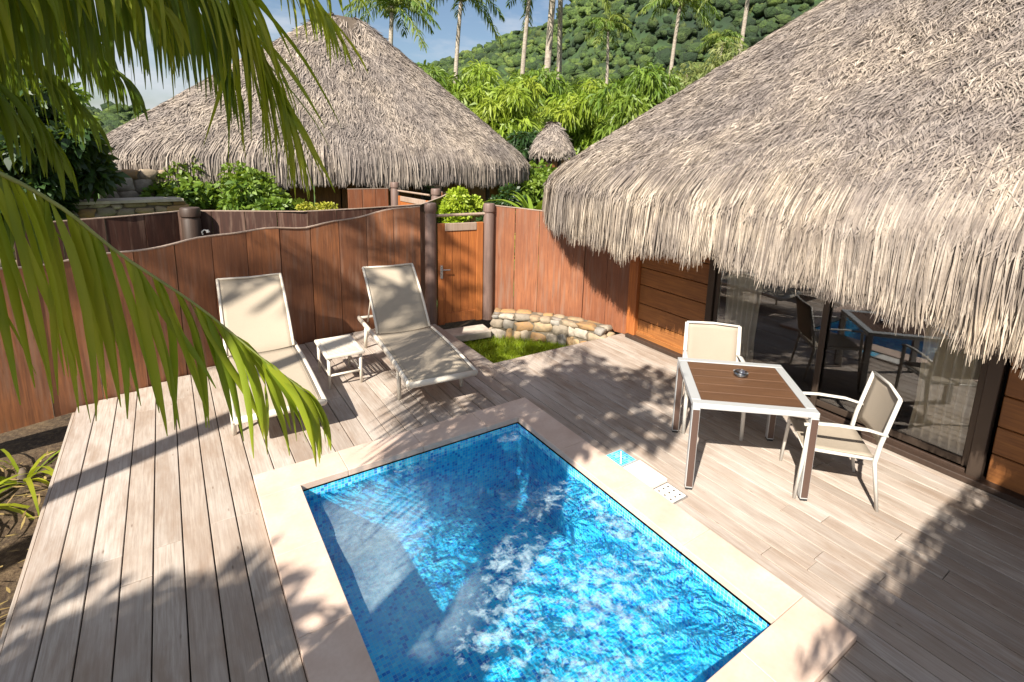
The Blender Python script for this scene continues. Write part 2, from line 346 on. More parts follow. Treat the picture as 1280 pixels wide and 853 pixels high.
# ------------------------------------------------------------------ mesh helpers
class MB:
    def __init__(s): s.v = []; s.f = []
    def add(s, v, f):
        o = len(s.v); s.v += [tuple(map(float, p)) for p in v]; s.f += [tuple(i+o for i in q) for q in f]; return s
    def box(s, c, size, rot=0.0, bev=0.0, R=None):
        x, y, z = [d/2 for d in size]
        if bev > 0:
            b = min(bev, x*.9, y*.9, z*.9); pts = []
            for sx in (-1, 1):
                for sy in (-1, 1):
                    for sz in (-1, 1):
                        pts += [(sx*x, sy*(y-b), sz*(z-b)), (sx*(x-b), sy*y, sz*(z-b)), (sx*(x-b), sy*(y-b), sz*z)]
            def id(sx, sy, sz, k): return ((sx > 0)*4+(sy > 0)*2+(sz > 0))*3+k
            F = []
            for sx in (-1, 1): F.append([id(sx, a, b_, 0) for a, b_ in ((-1, -1), (1, -1), (1, 1), (-1, 1))])
            for sy in (-1, 1): F.append([id(a, sy, b_, 1) for a, b_ in ((-1, -1), (1, -1), (1, 1), (-1, 1))])
            for sz in (-1, 1): F.append([id(a, b_, sz, 2) for a, b_ in ((-1, -1), (1, -1), (1, 1), (-1, 1))])
            for a in (-1, 1):
                for b_ in (-1, 1):
                    F.append([id(-1, a, b_, 1), id(1, a, b_, 1), id(1, a, b_, 2), id(-1, a, b_, 2)])
                    F.append([id(a, -1, b_, 0), id(a, 1, b_, 0), id(a, 1, b_, 2), id(a, -1, b_, 2)])
                    F.append([id(a, b_, -1, 0), id(a, b_, 1, 0), id(a, b_, 1, 1), id(a, b_, -1, 1)])
            for sx in (-1, 1):
                for sy in (-1, 1):
                    for sz in (-1, 1): F.append([id(sx, sy, sz, k) for k in range(3)])
        else:
            pts = [(sx*x, sy*y, sz*z) for sx in (-1, 1) for sy in (-1, 1) for sz in (-1, 1)]
            F = [(0, 1, 3, 2), (4, 6, 7, 5), (0, 4, 5, 1), (2, 3, 7, 6), (0, 2, 6, 4), (1, 5, 7, 3)]
        P = np.array(pts)
        if R is not None: P = P @ np.array(R).T
        elif rot:
            cr, sr = cos(rot), sin(rot); P = P @ np.array([[cr, -sr, 0], [sr, cr, 0], [0, 0, 1]]).T
        return s.add(P+np.array(c), F)
    def beam(s, a, b, wd, ht, bev=0.0, up=(0, 0, 1)):
        a = np.array(a, float); b = np.array(b, float); d = b-a; l = np.linalg.norm(d); d /= l
        u = np.array(up, float); sd = np.cross(d, u); sd /= np.linalg.norm(sd)+1e-9; u = np.cross(sd, d)
        return s.box((a+b)/2, (l, wd, ht), bev=bev, R=np.stack([d, sd, u], 1))
    def tube(s, pts, r, n=8, caps=True, flat=1.0):
        P = np.array(pts, float); K = len(P)
        rs = np.full(K, r) if not hasattr(r, '__len__') else np.array(r, float)
        T = np.gradient(P, axis=0); T /= np.linalg.norm(T, axis=1)[:, None]+1e-9
        ref = np.array([0, 0, 1.0]) if abs(T[0][2]) < 0.9 else np.array([1.0, 0, 0])
        V = []
        for i in range(K):
            a = np.cross(T[i], ref); a /= np.linalg.norm(a)+1e-9; ref = np.cross(a, T[i]); 
            for k in range(n):
                t = 2*pi*k/n; V.append(P[i]+rs[i]*(cos(t)*a+flat*sin(t)*ref))
        F = [(i*n+k, i*n+(k+1) % n, (i+1)*n+(k+1) % n, (i+1)*n+k) for i in range(K-1) for k in range(n)]
        if caps: F += [tuple(range(n))[::-1], tuple((K-1)*n+k for k in range(n))]
        return s.add(V, F)
    def lathe(s, prof, c=(0, 0, 0), n=24):
        V = []; K = len(prof)
        for r, z in prof:
            for k in range(n): V.append((c[0]+r*cos(2*pi*k/n), c[1]+r*sin(2*pi*k/n), c[2]+z))
        F = [(i*n+k, i*n+(k+1) % n, (i+1)*n+(k+1) % n, (i+1)*n+k) for i in range(K-1) for k in range(n)]
        F += [tuple(range(n))[::-1], tuple((K-1)*n+k for k in range(n))]
        return s.add(V, F)
    def build(s, name, mat, parent=None, smooth=False):
        me = bpy.data.meshes.new(name); me.from_pydata(s.v, [], s.f); me.update()
        return link(name, me, mat, parent, smooth)
def link(name, me, mat, parent=None, smooth=False):
    if mat is not None: me.materials.append(MAT[mat] if isinstance(mat, str) else mat)
    if smooth: me.polygons.foreach_set('use_smooth', [True]*len(me.polygons))
    o = bpy.data.objects.new(name, me); COL.objects.link(o)
    if parent is not None: o.parent = parent
    return o
def npmesh(name, V, F, mat, parent=None, smooth=False):
    """V (n,3), F (m,4) quads"""
    me = bpy.data.meshes.new(name); V = np.asarray(V, np.float32); F = np.asarray(F, np.int32)
    me.vertices.add(len(V)); me.vertices.foreach_set('co', V.ravel())
    me.loops.add(F.size); me.loops.foreach_set('vertex_index', F.ravel())
    me.polygons.add(len(F)); me.polygons.foreach_set('loop_start', np.arange(0, F.size, F.shape[1], dtype=np.int32))
    me.polygons.foreach_set('loop_total', np.full(len(F), F.shape[1], np.int32))
    me.update(calc_edges=True); me.validate()
    return link(name, me, mat, parent, smooth)
def ribbons(C, W, wd):
    """C (n,k,3) centre lines, W (n,k,3) or (n,3) width dirs (unit), wd (n,k) half widths -> V,F"""
    n, k, _ = C.shape
    if W.ndim == 2: W = np.repeat(W[:, None], k, 1)
    a = C-W*wd[..., None]; b = C+W*wd[..., None]
    V = np.stack([a, b], 2).reshape(-1, 3)
    i = np.arange(n)[:, None]*(2*k)+np.arange(k-1)[None]*2
    F = np.stack([i, i+1, i+3, i+2], -1).reshape(-1, 4)
    return V, F
def cat_vf(parts):
    Vs, Fs, o = [], [], 0
    for V, F in parts: Vs.append(V); Fs.append(F+o); o += len(V)
    return np.concatenate(Vs), np.concatenate(Fs)
def unit(a): return a/(np.linalg.norm(a, axis=-1, keepdims=True)+1e-9)

def tag(o, label=None, cat=None, group=None, kind=None):
    if label: o['label'] = label
    if cat: o['category'] = cat
    if group: o['group'] = group
    if kind: o['kind'] = kind
    return o
def empty(name, loc=(0, 0, 0), rz=0.0):
    o = bpy.data.objects.new(name, None); COL.objects.link(o); o.location = loc; o.rotation_euler = (0, 0, rz)
    o.empty_display_size = 0.1; return o
def copy_tree(o, parent=None):
    c = o.copy(); COL.objects.link(c)
    if parent is not None: c.parent = parent
    for ch in [x for x in bpy.data.objects if x.parent == o]: copy_tree(ch, c)
    return c

# ------------------------------------------------------------------ fence paths
FENCE_L = [(-5.0, 5.2), (-2.6, 5.9), (-0.9, 6.5), (-0.3, 6.72), (0.27, 6.98), (0.75, 7.14), (1.34, 7.24), (1.85, 7.34), (2.35, 7.38), (2.95, 7.26)]
FENCE_R = [(4.02, 7.08), (4.4, 6.86), (4.75, 6.52), (5.02, 6.1), (5.22, 5.62), (5.33, 5.28)]
def fence_y(x):
    xs = [p[0] for p in FENCE_L]+[3.3]; ys = [p[1] for p in FENCE_L]+[7.2]
    return float(np.interp(x, xs, ys))

# ------------------------------------------------------------------ ground, deck
GZ = -0.35
n = 60
gx = np.concatenate([-np.geomspace(900, 8, 22), np.linspace(-7.6, 12, 36), np.geomspace(13, 900, 22)])
gy = np.concatenate([-np.geomspace(300, 8, 12), np.linspace(-7.6, 20, 50), np.geomspace(21, 900, 22)])
X, Y = np.meshgrid(gx, gy, indexing='ij')
Z = np.full_like(X, GZ)
inpool = (X > 0.2) & (X < 3.1) & (Y > 0.8) & (Y < 4.5)
near = (X > -7) & (X < -0.95)
Z += near*0.06*np.sin(X*2.3+Y*1.7)*np.cos(Y*2.9)
Z[inpool] = -1.6
V = np.stack([X, Y, Z], -1).reshape(-1, 3); nx, ny = X.shape
i = (np.arange(nx-1)[:, None]*ny+np.arange(ny-1)[None]).ravel()
o = npmesh('ground', V, np.stack([i, i+ny, i+ny+1, i+1], 1), 'earth', smooth=True)
tag(o, kind='structure')

mb = MB()
W = 0.155; GAP = 0.007
PX0, PX1, PY0, PY1 = 0.64, 2.60, 1.24, 3.98          # pool opening
CX0, CX1, CY0, CY1 = 0.36, 2.89, 0.93, 4.30          # outer edge of coping
def board(x0, x1, y0, y1):
    if x1-x0 < 0.02 or y1-y0 < 0.03: return
    y = y0; first = True
    while y < y1-1e-6:
        ln = random.uniform(1.7, 4.2) if not first else random.uniform(0.8, 4.2)
        first = False
        e = min(y+ln, y1)
        if y1-e < 0.5: e = y1
        dz = random.uniform(-0.0015, 0.0015)
        mb.box(((x0+x1)/2, (y+e)/2, -0.014+dz), (x1-x0-GAP, e-y-(0.004 if e < y1 else 0), 0.028), bev=0.003)
        y = e
x = -0.88
edges = []
while x < CX0-0.05: edges.append((x, min(x+W, CX0))); x += W
edges[-1] = (edges[-1][0], CX0)
for x0, x1 in edges: board(x0, x1, -2.2, fence_y((x0+x1)/2)-0.05)
k = int(round((CX1-CX0)/W)); xs = np.linspace(CX0, CX1, k+1)
for x0, x1 in zip(xs[:-1], xs[1:]):
    board(x0, x1, CY1+0.003, fence_y((x0+x1)/2)-0.05); board(x0, x1, -2.2, CY0-0.003)
x = CX1
while x < 5.29:
    x1 = min(x+W*0.86, 5.30); xm = (x+x1)/2
    board(x, x1, -2.2, 5.34); x = x1
board(2.89, 3.1, 5.34, 7.1)
o = mb.build('deck', 'deck'); tag(o, kind='structure')
mb = MB()
for x0, x1, y0, y1 in ((-0.86, CX0+.1, -2.2, 6.4), (CX0, 3.09, CY1-.1, 7.1), (CX1-.1, 5.3, -2.2, 5.32), (CX0, CX1, -2.2, CY0+.1)):
    mb.add([(x0, y0, -0.045), (x1, y0, -0.045), (x1, y1, -0.045), (x0, y1, -0.045)], [(0, 1, 2, 3)])
mb.v = [(a, b, c-0.004*(j//4)) for j, (a, b, c) in enumerate(mb.v)]
o = mb.build('deck_joists', 'deck_dark'); tag(o, kind='structure')
mb = MB()
mb.box((-0.895, 2.1, -0.12), (0.022, 8.6, 0.2), bev=0.003)
mb.box((4.1, 5.352, -0.095), (2.0, 0.022, 0.16), bev=0.003)
mb.box((3.112, 6.2, -0.095), (0.022, 1.65, 0.16), bev=0.003)
o = mb.build('deck_edge', 'deck'); tag(o, kind='structure')

# ------------------------------------------------------------------ pool
pool = empty('swimming_pool', (1.62, 2.6, 0)); 
tag(pool, 'sunken rectangular plunge pool tiled in blue mosaic with sandstone rim', 'pool')
def local(mb, par):
    l = par.location; mb.v = [(a-l[0], b-l[1], c-l[2]) for a, b, c in mb.v]; return mb
mb = MB(); T = 0.028; zc = 0.012
def slabs(x0, y0, x1, y1, nn, axis):
    for q in range(nn):
        a, b = q/nn, (q+1)/nn; g_ = 0.0018
        if axis == 'x': mb.box(((x0+(x1-x0)*(a+b)/2), (y0+y1)/2, zc), ((x1-x0)/nn-g_, y1-y0, T*2), bev=0.004)
        else: mb.box(((x0+x1)/2, (y0+(y1-y0)*(a+b)/2), zc), (x1-x0, (y1-y0)/nn-g_, T*2), bev=0.004)
slabs(CX0, PY1, CX1, CY1, 4, 'x'); slabs(CX0, CY0, CX1, PY0, 4, 'x')
slabs(CX0, PY0+.002, PX0, PY1-.002, 4, 'y'); slabs(PX1, PY0+.002, CX1, PY1-.002, 4, 'y')
local(mb, pool).build('coping', 'coping', pool)
mb = MB(); D = -0.72; e = 0.012
x0, x1, y0, y1 = PX0+e, PX1-e, PY0+e, PY1-e; zt = -0.018
mb.add([(x0, y0, zt), (x1, y0, zt), (x1, y1, zt), (x0, y1, zt), (x0, y0, D), (x1, y0, D), (x1, y1, D), (x0, y1, D)],
       [(0, 1, 5, 4), (1, 2, 6, 5), (2, 3, 7, 6), (3, 0, 4, 7), (4, 5, 6, 7)])
local(mb, pool).build('basin', 'mosaic', pool)
# water sheet with real ripples
nx, ny = 170, 230
xs = np.linspace(x0, x1, nx); ys = np.linspace(y0, y1, ny); X, Y = np.meshgrid(xs, ys, indexing='ij'); Z = np.zeros_like(X)
r2 = np.random.default_rng(3)
for q in range(46):
    k = r2.uniform(5, 34); t = r2.uniform(0, 2*pi); Z += 0.05/k*np.sin(k*(X*cos(t)+Y*sin(t))+0.9*np.sin(2.3*X+q)+r2.uniform(0, 6))*0.35
V = np.stack([X, Y, Z-0.085], -1).reshape(-1, 3)
i = (np.arange(nx-1)[:, None]*ny+np.arange(ny-1)[None]).ravel()
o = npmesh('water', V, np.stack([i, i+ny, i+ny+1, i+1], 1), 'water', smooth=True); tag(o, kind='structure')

# skimmer lid, slab, vent plate beside the coping
def quad_plate(corners, z0, z1, name, mat, parent=None, shrink=0.0):
    c = np.mean(corners, 0); P = [c+(np.array(p)-c)*(1-shrink) for p in corners]
    mb = MB(); mb.add([(p[0], p[1], z0) for p in P]+[(p[0], p[1], z1) for p in P], [(3, 2, 1, 0), (4, 5, 6, 7)]+[(q, (q+1) % 4, (q+1) % 4+4, q+4) for q in range(4)])
    return mb.build(name, mat, parent)
xa, xb = CX1+0.006, CX1+0.20
t_ = empty('skimmer_lid', (0, 0, 0)); tag(t_, 'small square blue mosaic lid set in the deck beside the pool rim', 'lid')
quad_plate([(xa, 2.83), (xb, 2.83), (xb, 3.04), (xa, 3.04)], 0.002, 0.020, 'frame', 'alu', t_)
quad_plate([(xa, 2.83), (xb, 2.83), (xb, 3.04), (xa, 3.04)], 0.020, 0.0235, 'panel', 'mosaic', t_, 0.13)
mb = MB(); mb.box(((xa+xb)/2, 2.935, 0.0245), (0.20, 0.012, 0.002), rot=0.8); mb.build('divider', 'tile', t_)
o = quad_plate([(xa, 2.50), (xb+.01, 2.50), (xb+.01, 2.815), (xa, 2.815)], 0.002, 0.026, 'stone_slab', 'tile')
tag(o, 'plain white stone slab between blue mosaic lid and perforated plate', 'slab')
t_ = empty('drain_cover', (0, 0, 0)); tag(t_, 'small pale perforated plate set in the deck beside the pool rim', 'drain cover')
quad_plate([(xa, 2.27), (xb-.01, 2.27), (xb-.01, 2.485), (xa, 2.485)], 0.002, 0.014, 'frame', 'steel', t_)
quad_plate([(xa, 2.27), (xb-.01, 2.27), (xb-.01, 2.485), (xa, 2.485)], 0.014, 0.018, 'plate', 'tile', t_, 0.12)
mb = MB()
for q in range(3):
    for r_ in range(3):
        mb = MB(); mb.lathe([(0.009, 0), (0.009, 0.0015)], (xa+0.035+q*0.052, 2.315+r_*0.06, 0.0185), 8); mb.build('hole', 'bronze', t_)

# ------------------------------------------------------------------ thatched huts
def roof_surface(th, s, R):
    nexp = R['n']; c, sn = np.cos(th), np.sin(th)
    r = (np.abs(c)**nexp+np.abs(sn)**nexp)**(-1/nexp)
    ex, ey = R['a']*r*c, R['b']*r*sn
    x = ex*s; y = np.clip(ey, -R['rl'], R['rl'])*(1-s)+ey*s
    z = R['zt']-(R['zt']-R['ze'])*s**R['k']
    z = z-0.09*np.clip((s-0.93)/0.07, 0, 1)**2
    return np.stack([x, y, z], -1)
def to_world(P, R):
    c, s = cos(R['rot']), sin(R['rot'])
    return np.stack([R['cx']+c*P[..., 0]-s*P[..., 1], R['cy']+s*P[..., 0]+c*P[..., 1], P[..., 2]], -1)
def thatch_roof(R, parent, mat, nroof, nfringe, lw, tip_fn, vis, seed, length=0.42):
    g = np.random.default_rng(seed)
    # solid core
    th = np.linspace(0, 2*pi, 181); s = np.linspace(0.0, 1, 30)
    TH, S = np.meshgrid(th, s, indexing='ij'); P = to_world(roof_surface(TH, S, R), R)
    nr, ns = TH.shape; V = P.reshape(-1, 3); ii = (np.arange(nr-1)[:, None]*ns+np.arange(ns-1)[None]).ravel()
    F = np.stack([ii, ii+ns, ii+ns+1, ii+1], 1)
    # skirt under the eave
    e0 = P[:, -1]; c0 = np.array([R['cx'], R['cy'], 0]); inn = e0+(c0-e0)*np.array([0.012, 0.012, 0])
    sk = np.stack([inn, inn-np.array([0, 0, R['skirt']]), inn-np.array([0, 0, R['skirt']])+(c0-inn)*np.array([.06, .06, 0])+np.array([0, 0, .12])], 1)
    V2 = sk.reshape(-1, 3); jj = (np.arange(nr-1)[:, None]*3+np.arange(2)[None]).ravel()
    F2 = np.stack([jj, jj+3, jj+4, jj+1], 1)
    V, F = cat_vf([(V, F), (V2, F2)])
    npmesh('thatch_core', V, F, 'thatch_under', parent, True)
    # strips lying on the slope
    def samp(m):
        th = g.uniform(0, 2*pi, m*4); s = np.sqrt(g.uniform(0, 1, m*4))
        W_ = to_world(roof_surface(th, s, R), R); k = vis(W_) > g.random(m*4)
        return th[k][:m], s[k][:m]
    th, s = samp(nroof)
    def frame(th, s):
        e = 1e-3
        P = to_world(roof_surface(th, s, R), R); Pd = to_world(roof_surface(th, s+e, R), R); Pl = to_world(roof_surface(th+e, s, R), R)
        t = unit(Pd-P); l = unit(Pl-P); nn = unit(np.cross(t, l)); nn *= np.sign(nn[:, 2:3]); return P, t, unit(np.cross(nn, t)), nn
    th = np.r_[th, g.uniform(0, 2*pi, 700)]; s = np.r_[s, g.uniform(0.005, 0.09, 700)]
    P, t, l, nn = frame(th, np.clip(s, 0.004, 0.995)); m = len(P)
    P[-700:, 2] += 0.05; P[-700:, :2] -= t[-700:, :2]*length*0.6
    clump = np.sin(P[:, 0]*3.1+P[:, 2]*5)*np.cos(P[:, 1]*2.7-P[:, 2]*3)*0.22
    ang = (g.normal(0, 0.42, m)+clump)[:, None]
    d = unit(t*np.cos(ang)+l*np.sin(ang)); wv = unit(np.cross(d, nn)+nn*g.normal(0, 0.45, m)[:, None])
    Ln = (length*g.uniform(0.5, 1.25, m))[:, None]
    lift0 = g.uniform(-0.02, 0.02, m)[:, None]; lift1 = g.uniform(0.0, 0.085, m)[:, None]*(length/0.42)
    pts = [P+d*Ln*u+nn*(lift0+lift1*u**1.4+0.02*np.sin(u*pi)) for u in (0, 0.35, 0.7, 1.0)]
    C = np.stack(pts, 1); wdt = (lw*g.uniform(0.5, 1.3, m))[:, None]*np.array([0.6, 1, 0.9, 0.25])[None]
    parts = [ribbons(C, wv, wdt)]
    # hanging fringe
    th = g.uniform(0, 2*pi, nfringe*4); W_ = to_world(roof_surface(th, np.ones_like(th), R), R); k = vis(W_) > g.random(nfringe*4)
    th = th[k][:nfringe]; m = len(th)
    ss = 1-np.abs(g.normal(0, 0.055, m)).clip(0, 0.14)
    P, t, l, nn = frame(th, ss); outw = unit(nn*np.array([1, 1, 0])+1e-6)
    E = to_world(roof_surface(th, np.ones_like(th), R), R)
    tip = tip_fn(E)+0.015+g.normal(0, 0.035, m)+np.abs(g.normal(0, 0.13, m))*(g.random(m) < 0.6)+0.07*np.sin(th*90)*g.random(m)
    drop = (E[:, 2]-tip)
    L0 = np.linalg.norm(P-E, axis=1)
    off = g.uniform(-0.03, 0.09, m)[:, None]*g.random(m)[:, None]
    us = np.array([0, 0.25, 0.5, 0.72, 0.88, 1.0]); C = []
    total = L0+drop; sway = g.normal(0, 0.05, m)[:, None]
    for u in us:
        dist = u*total
        on = np.minimum(dist, L0)[:, None]; down = np.maximum(dist-L0, 0)[:, None]
        C.append(P+unit(E-P+1e-6)*on-np.array([0, 0, 1])*down+outw*(off+0.10*np.sqrt(np.clip(down, 0, 1))*0.8)+l*sway*(u**1.5)+nn*0.025)
    C = np.stack(C, 1); a = g.normal(0, 0.5, m)[:, None]
    wv = unit(l*np.cos(a)+outw*np.sin(a)); wdt = (lw*1.15*g.uniform(0.5, 1.4, m))[:, None]*np.array([0.5, 0.9, 1, 1, 0.8, 0.2])[None]
    parts.append(ribbons(C, wv, wdt))
    npmesh('roof_thatch', *parts[0], mat, parent)
    return npmesh('eave_fringe', *parts[1], 'fringe' if mat == 'thatch' else mat, parent)

# --- own hut (right)
hut = empty('thatched_hut', (0, 0, 0))
tag(hut, 'large near hut with weathered thatch roof hanging over glass doors beside the dining table', 'hut')
R1 = dict(cx=8.87, cy=1.34, a=4.68, b=6.43, zt=6.05, rl=1.5, ze=2.27, k=0.956, n=4, rot=0.0, skirt=0.5)
def tip1(E):
    y = E[:, 1]
    t = np.interp(y, [-5, 0.3, 0.6, 0.8, 1.0, 1.6, 2.5, 3.2, 3.8, 4.3, 5.5, 7.7], [1.5, 1.46, 1.44, 1.43, 1.46, 1.56, 1.60, 1.62, 1.52, 1.45, 1.46, 1.52])
    return t+0.025*np.sin(y*7)+0.02*np.sin(y*17)
def vis1(P):
    v = np.where((P[..., 0] < 9.5) & (P[..., 1] > -2.5), 1.0, 0.12)
    dd = np.linalg.norm(P-EYE, axis=-1); return v*np.clip((6.0/dd)**1.2, 0.15, 1)
thatch_roof(R1, hut, 'thatch', 210000, 24000, 0.0050, tip1, vis1, 11, 0.20)
XW = 5.32
mb = MB()          # panel of wide horizontal boards between corner post and glass
y_ = 3.93; zz = 0.02
hts = [0.28, 0.24, 0.27, 0.25, 0.26, 0.24, 0.27, 0.25, 0.25]
for h in hts:
    mb.box((XW+0.02, (3.9+5.07)/2, zz+h/2), (0.05, 1.17, h-0.008), bev=0.006); zz += h
mb.build('wall', 'hwall', hut)
mb = MB(); mb.box((XW-0.012, (3.9+5.07)/2, 0.06), (0.03, 1.17, 0.12), bev=0.004); mb.build('skirting', 'hwall', hut)
mb = MB(); mb.box((XW, 5.16, 1.2), (0.13, 0.17, 2.4), bev=0.008); mb.build('corner_post', 'gate', hut)
mb = MB(); zz = 0.02
for h in hts:
    mb.box((XW+0.02, -0.75, zz+h/2), (0.05, 3.5, h-0.008), bev=0.006); zz += h
mb.build('wall', 'hwall', hut)
mb = MB()
for yy, ww in ((3.86, 0.09), (1.08, 0.10)): mb.box((XW, yy, 1.19), (0.10, ww, 2.3), bev=0.006)
mb.box((XW, 2.47, 2.28), (0.1, 2.9, 0.12), bev=0.006)
mb.build('door_frame', 'bronze', hut)
mb = MB(); mb.box((XW-0.03, 1.6, 0.03), (0.16, 7.2, 0.055), bev=0.006); mb.box((XW-0.02, 2.47, 0.07), (0.03, 2.66, 0.03), bev=0.003); mb.build('door_track', 'darkwood', hut)
for (ya, yb, dx) in ((2.45, 3.81, 0.0), (1.13, 2.53, 0.035)):
    fr = empty('glass_door', (XW+dx, (ya+yb)/2, 0)); fr.parent = hut
    mb = MB(); wl = (yb-ya)/2
    for sgn in (-1, 1): mb.box((0, sgn*(wl-0.028), 1.16), (0.032, 0.056, 2.16), bev=0.005)
    mb.box((0, 0, 0.12), (0.03, 2*wl-0.114, 0.07), bev=0.005); mb.box((0, 0, 2.19), (0.03, 2*wl-0.114, 0.09), bev=0.005)
    mb.build('frame', 'bronze', fr)
    mb = MB(); mb.box((0.002, 0, 1.15), (0.008, 2*wl-0.118, 1.99)); mb.build('pane', 'glass', fr)
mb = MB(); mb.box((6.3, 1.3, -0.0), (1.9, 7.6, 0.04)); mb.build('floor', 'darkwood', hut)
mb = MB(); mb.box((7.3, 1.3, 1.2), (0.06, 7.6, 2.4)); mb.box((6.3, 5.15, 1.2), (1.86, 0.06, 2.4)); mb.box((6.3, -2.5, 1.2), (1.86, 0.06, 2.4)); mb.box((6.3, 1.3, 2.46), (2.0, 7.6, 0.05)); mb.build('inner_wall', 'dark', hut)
# wooden fascia above doors
mb = MB(); mb.box((XW+0.02, 1.3, 2.37), (0.08, 7.6, 0.06), bev=0.004); mb.build('lintel', 'darkwood', hut)

def curtain(ya, yb, label):
    nn_ = 90; zs = [0.1, 0.5, 1.0, 1.5, 2.25]; V = []
    for z in zs:
        for q in range(nn_):
            u = q/(nn_-1); pin = 1-0.15*sin(min(z, 1.2)/1.2*pi)
            y = (ya+yb)/2+(u-0.5)*(yb-ya)*pin
            V.append((XW+0.125+0.03*sin(u*2*pi*6.5+z*0.4)+0.012*sin(u*40), y, z))
    F = [(a*nn_+q, a*nn_+q+1, (a+1)*nn_+q+1, (a+1)*nn_+q) for a in range(len(zs)-1) for q in range(nn_-1)]
    mb = MB(); mb.add(V, F); o = mb.build('curtain', 'curtain', None, True)
    sol = o.modifiers.new('thick', 'SOLIDIFY'); sol.thickness = 0.003
    tag(o, label, 'curtain', 'cream curtains behind the glass doors')
curtain(3.28, 3.76, 'cream pleated curtain behind the glass next to the orange board wall')
curtain(1.17, 1.66, 'cream pleated curtain behind the glass right of the slim armchair')

# ------------------------------------------------------------------ fences, gate, stone wall
def resample(path, step):
    P = np.array(path, float); d = np.r_[0, np.cumsum(np.linalg.norm(np.diff(P, axis=0), axis=1))]
    k = max(1, int(round(d[-1]/step))); u = np.linspace(0, d[-1], k+1)
    return np.stack([np.interp(u, d, P[:, j]) for j in range(P.shape[1])], 1)
def fence(path, step, z0, top, name, label, mat, capmat='cap', th=0.035, seed=1, group=None):
    """path xy, top(u,x,y)->z ; wide planks each its own little slab, thin cap following the wavy top"""
    t = empty(name, (path[0][0], path[0][1], z0)); tag(t, label, 'fence', group)
    g = random.Random(seed); P = resample(path, step); mb = MB(); cap = MB()
    for a, b in zip(P[:-1], P[1:]):
        d = b-a; l = np.linalg.norm(d); d /= l; nrm = np.array([-d[1], d[0]])
        a2 = a+d*g.uniform(0.003, 0.007); b2 = b-d*g.uniform(0.003, 0.006); off = g.uniform(-0.009, 0.009)
        K = 5; us = np.linspace(0, 1, K)
        zt = [top(a2[0]*(1-u)+b2[0]*u, a2[1]*(1-u)+b2[1]*u) for u in us]
        V = []
        for u, z in zip(us, zt):
            c = a2*(1-u)+b2*u
            for s_ in (-1, 1):
                q = c+nrm*(off+s_*th/2); V += [(q[0], q[1], z0), (q[0], q[1], z)]
        F = []
        for k in range(K-1):
            o_ = k*4; F += [(o_, o_+4, o_+5, o_+1), (o_+2, o_+3, o_+7, o_+6), (o_+1, o_+5, o_+7, o_+3)]
        F += [(0, 1, 3, 2), (K*4-4, K*4-2, K*4-1, K*4-3)]
        mb.add(V, F)
    base = t.location
    mb.v = [(x-base[0], y-base[1], z-base[2]) for x, y, z in mb.v]; mb.build('planks', mat, t)
    Q = resample(path, 0.12)
    V = []
    for k in range(len(Q)):
        d = Q[min(k+1, len(Q)-1)]-Q[max(k-1, 0)]; d /= np.linalg.norm(d); nrm = np.array([-d[1], d[0]])
        z = top(*Q[k])+0.002
        for s_ in (-1, 1):
            q = Q[k]+nrm*s_*(th/2+0.002)
            V += [(q[0]-base[0], q[1]-base[1], z-base[2]), (q[0]-base[0], q[1]-base[1], z+0.012-base[2])]
    F = []
    for k in range(len(Q)-1):
        o_ = k*4; F += [(o_, o_+4, o_+5, o_+1), (o_+2, o_+3, o_+7, o_+6), (o_+1, o_+5, o_+7, o_+3), (o_, o_+2, o_+6, o_+4)]
    F += [(0, 1, 3, 2), (len(V)-4, len(V)-2, len(V)-1, len(V)-3)]
    cap.add(V, F); cap.build('cap', capmat, t)
    return t
fence(FENCE_L, 0.385, -0.05, lambda x, y: float(np.interp(x, [-5, -1, 0.0, 0.5, 1.0, 1.4, 1.9, 2.4, 2.95], [1.38, 1.42, 1.47, 1.53, 1.54, 1.53, 1.58, 1.68, 1.76]))+0.012*sin(x*8),
      'wooden_fence', 'reddish brown wide plank fence behind the two loungers', 'fence_b', seed=3)
fence(FENCE_R, 0.37, 0.0, lambda x, y: float(np.interp(y, [5.2, 6.2, 7.1], [1.60, 1.64, 1.76]))+0.006*sin(y*8),
      'wooden_fence', 'orange brown curved plank fence between gate and hut', 'fence', seed=5)
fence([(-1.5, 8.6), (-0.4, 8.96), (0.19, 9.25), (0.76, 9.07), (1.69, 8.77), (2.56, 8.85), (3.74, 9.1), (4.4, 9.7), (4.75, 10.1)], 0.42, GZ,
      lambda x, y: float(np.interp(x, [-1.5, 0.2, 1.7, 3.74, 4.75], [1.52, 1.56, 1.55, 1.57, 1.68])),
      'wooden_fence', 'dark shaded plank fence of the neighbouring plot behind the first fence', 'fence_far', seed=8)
fence([(3.3, 12.3), (3.9, 12.35), (4.25, 12.4)], 0.33, GZ, lambda x, y: 1.60,
      'wooden_fence', 'short pinkish plank fence piece left of the far gate', 'fence', seed=9)
fence([(4.78, 10.55), (5.0, 10.75), (5.1, 10.8)], 0.3, GZ, lambda x, y: 1.66-0.25*(x-4.78),
      'wooden_fence', 'small pointed plank fence end right of the far gate', 'fence', seed=10)

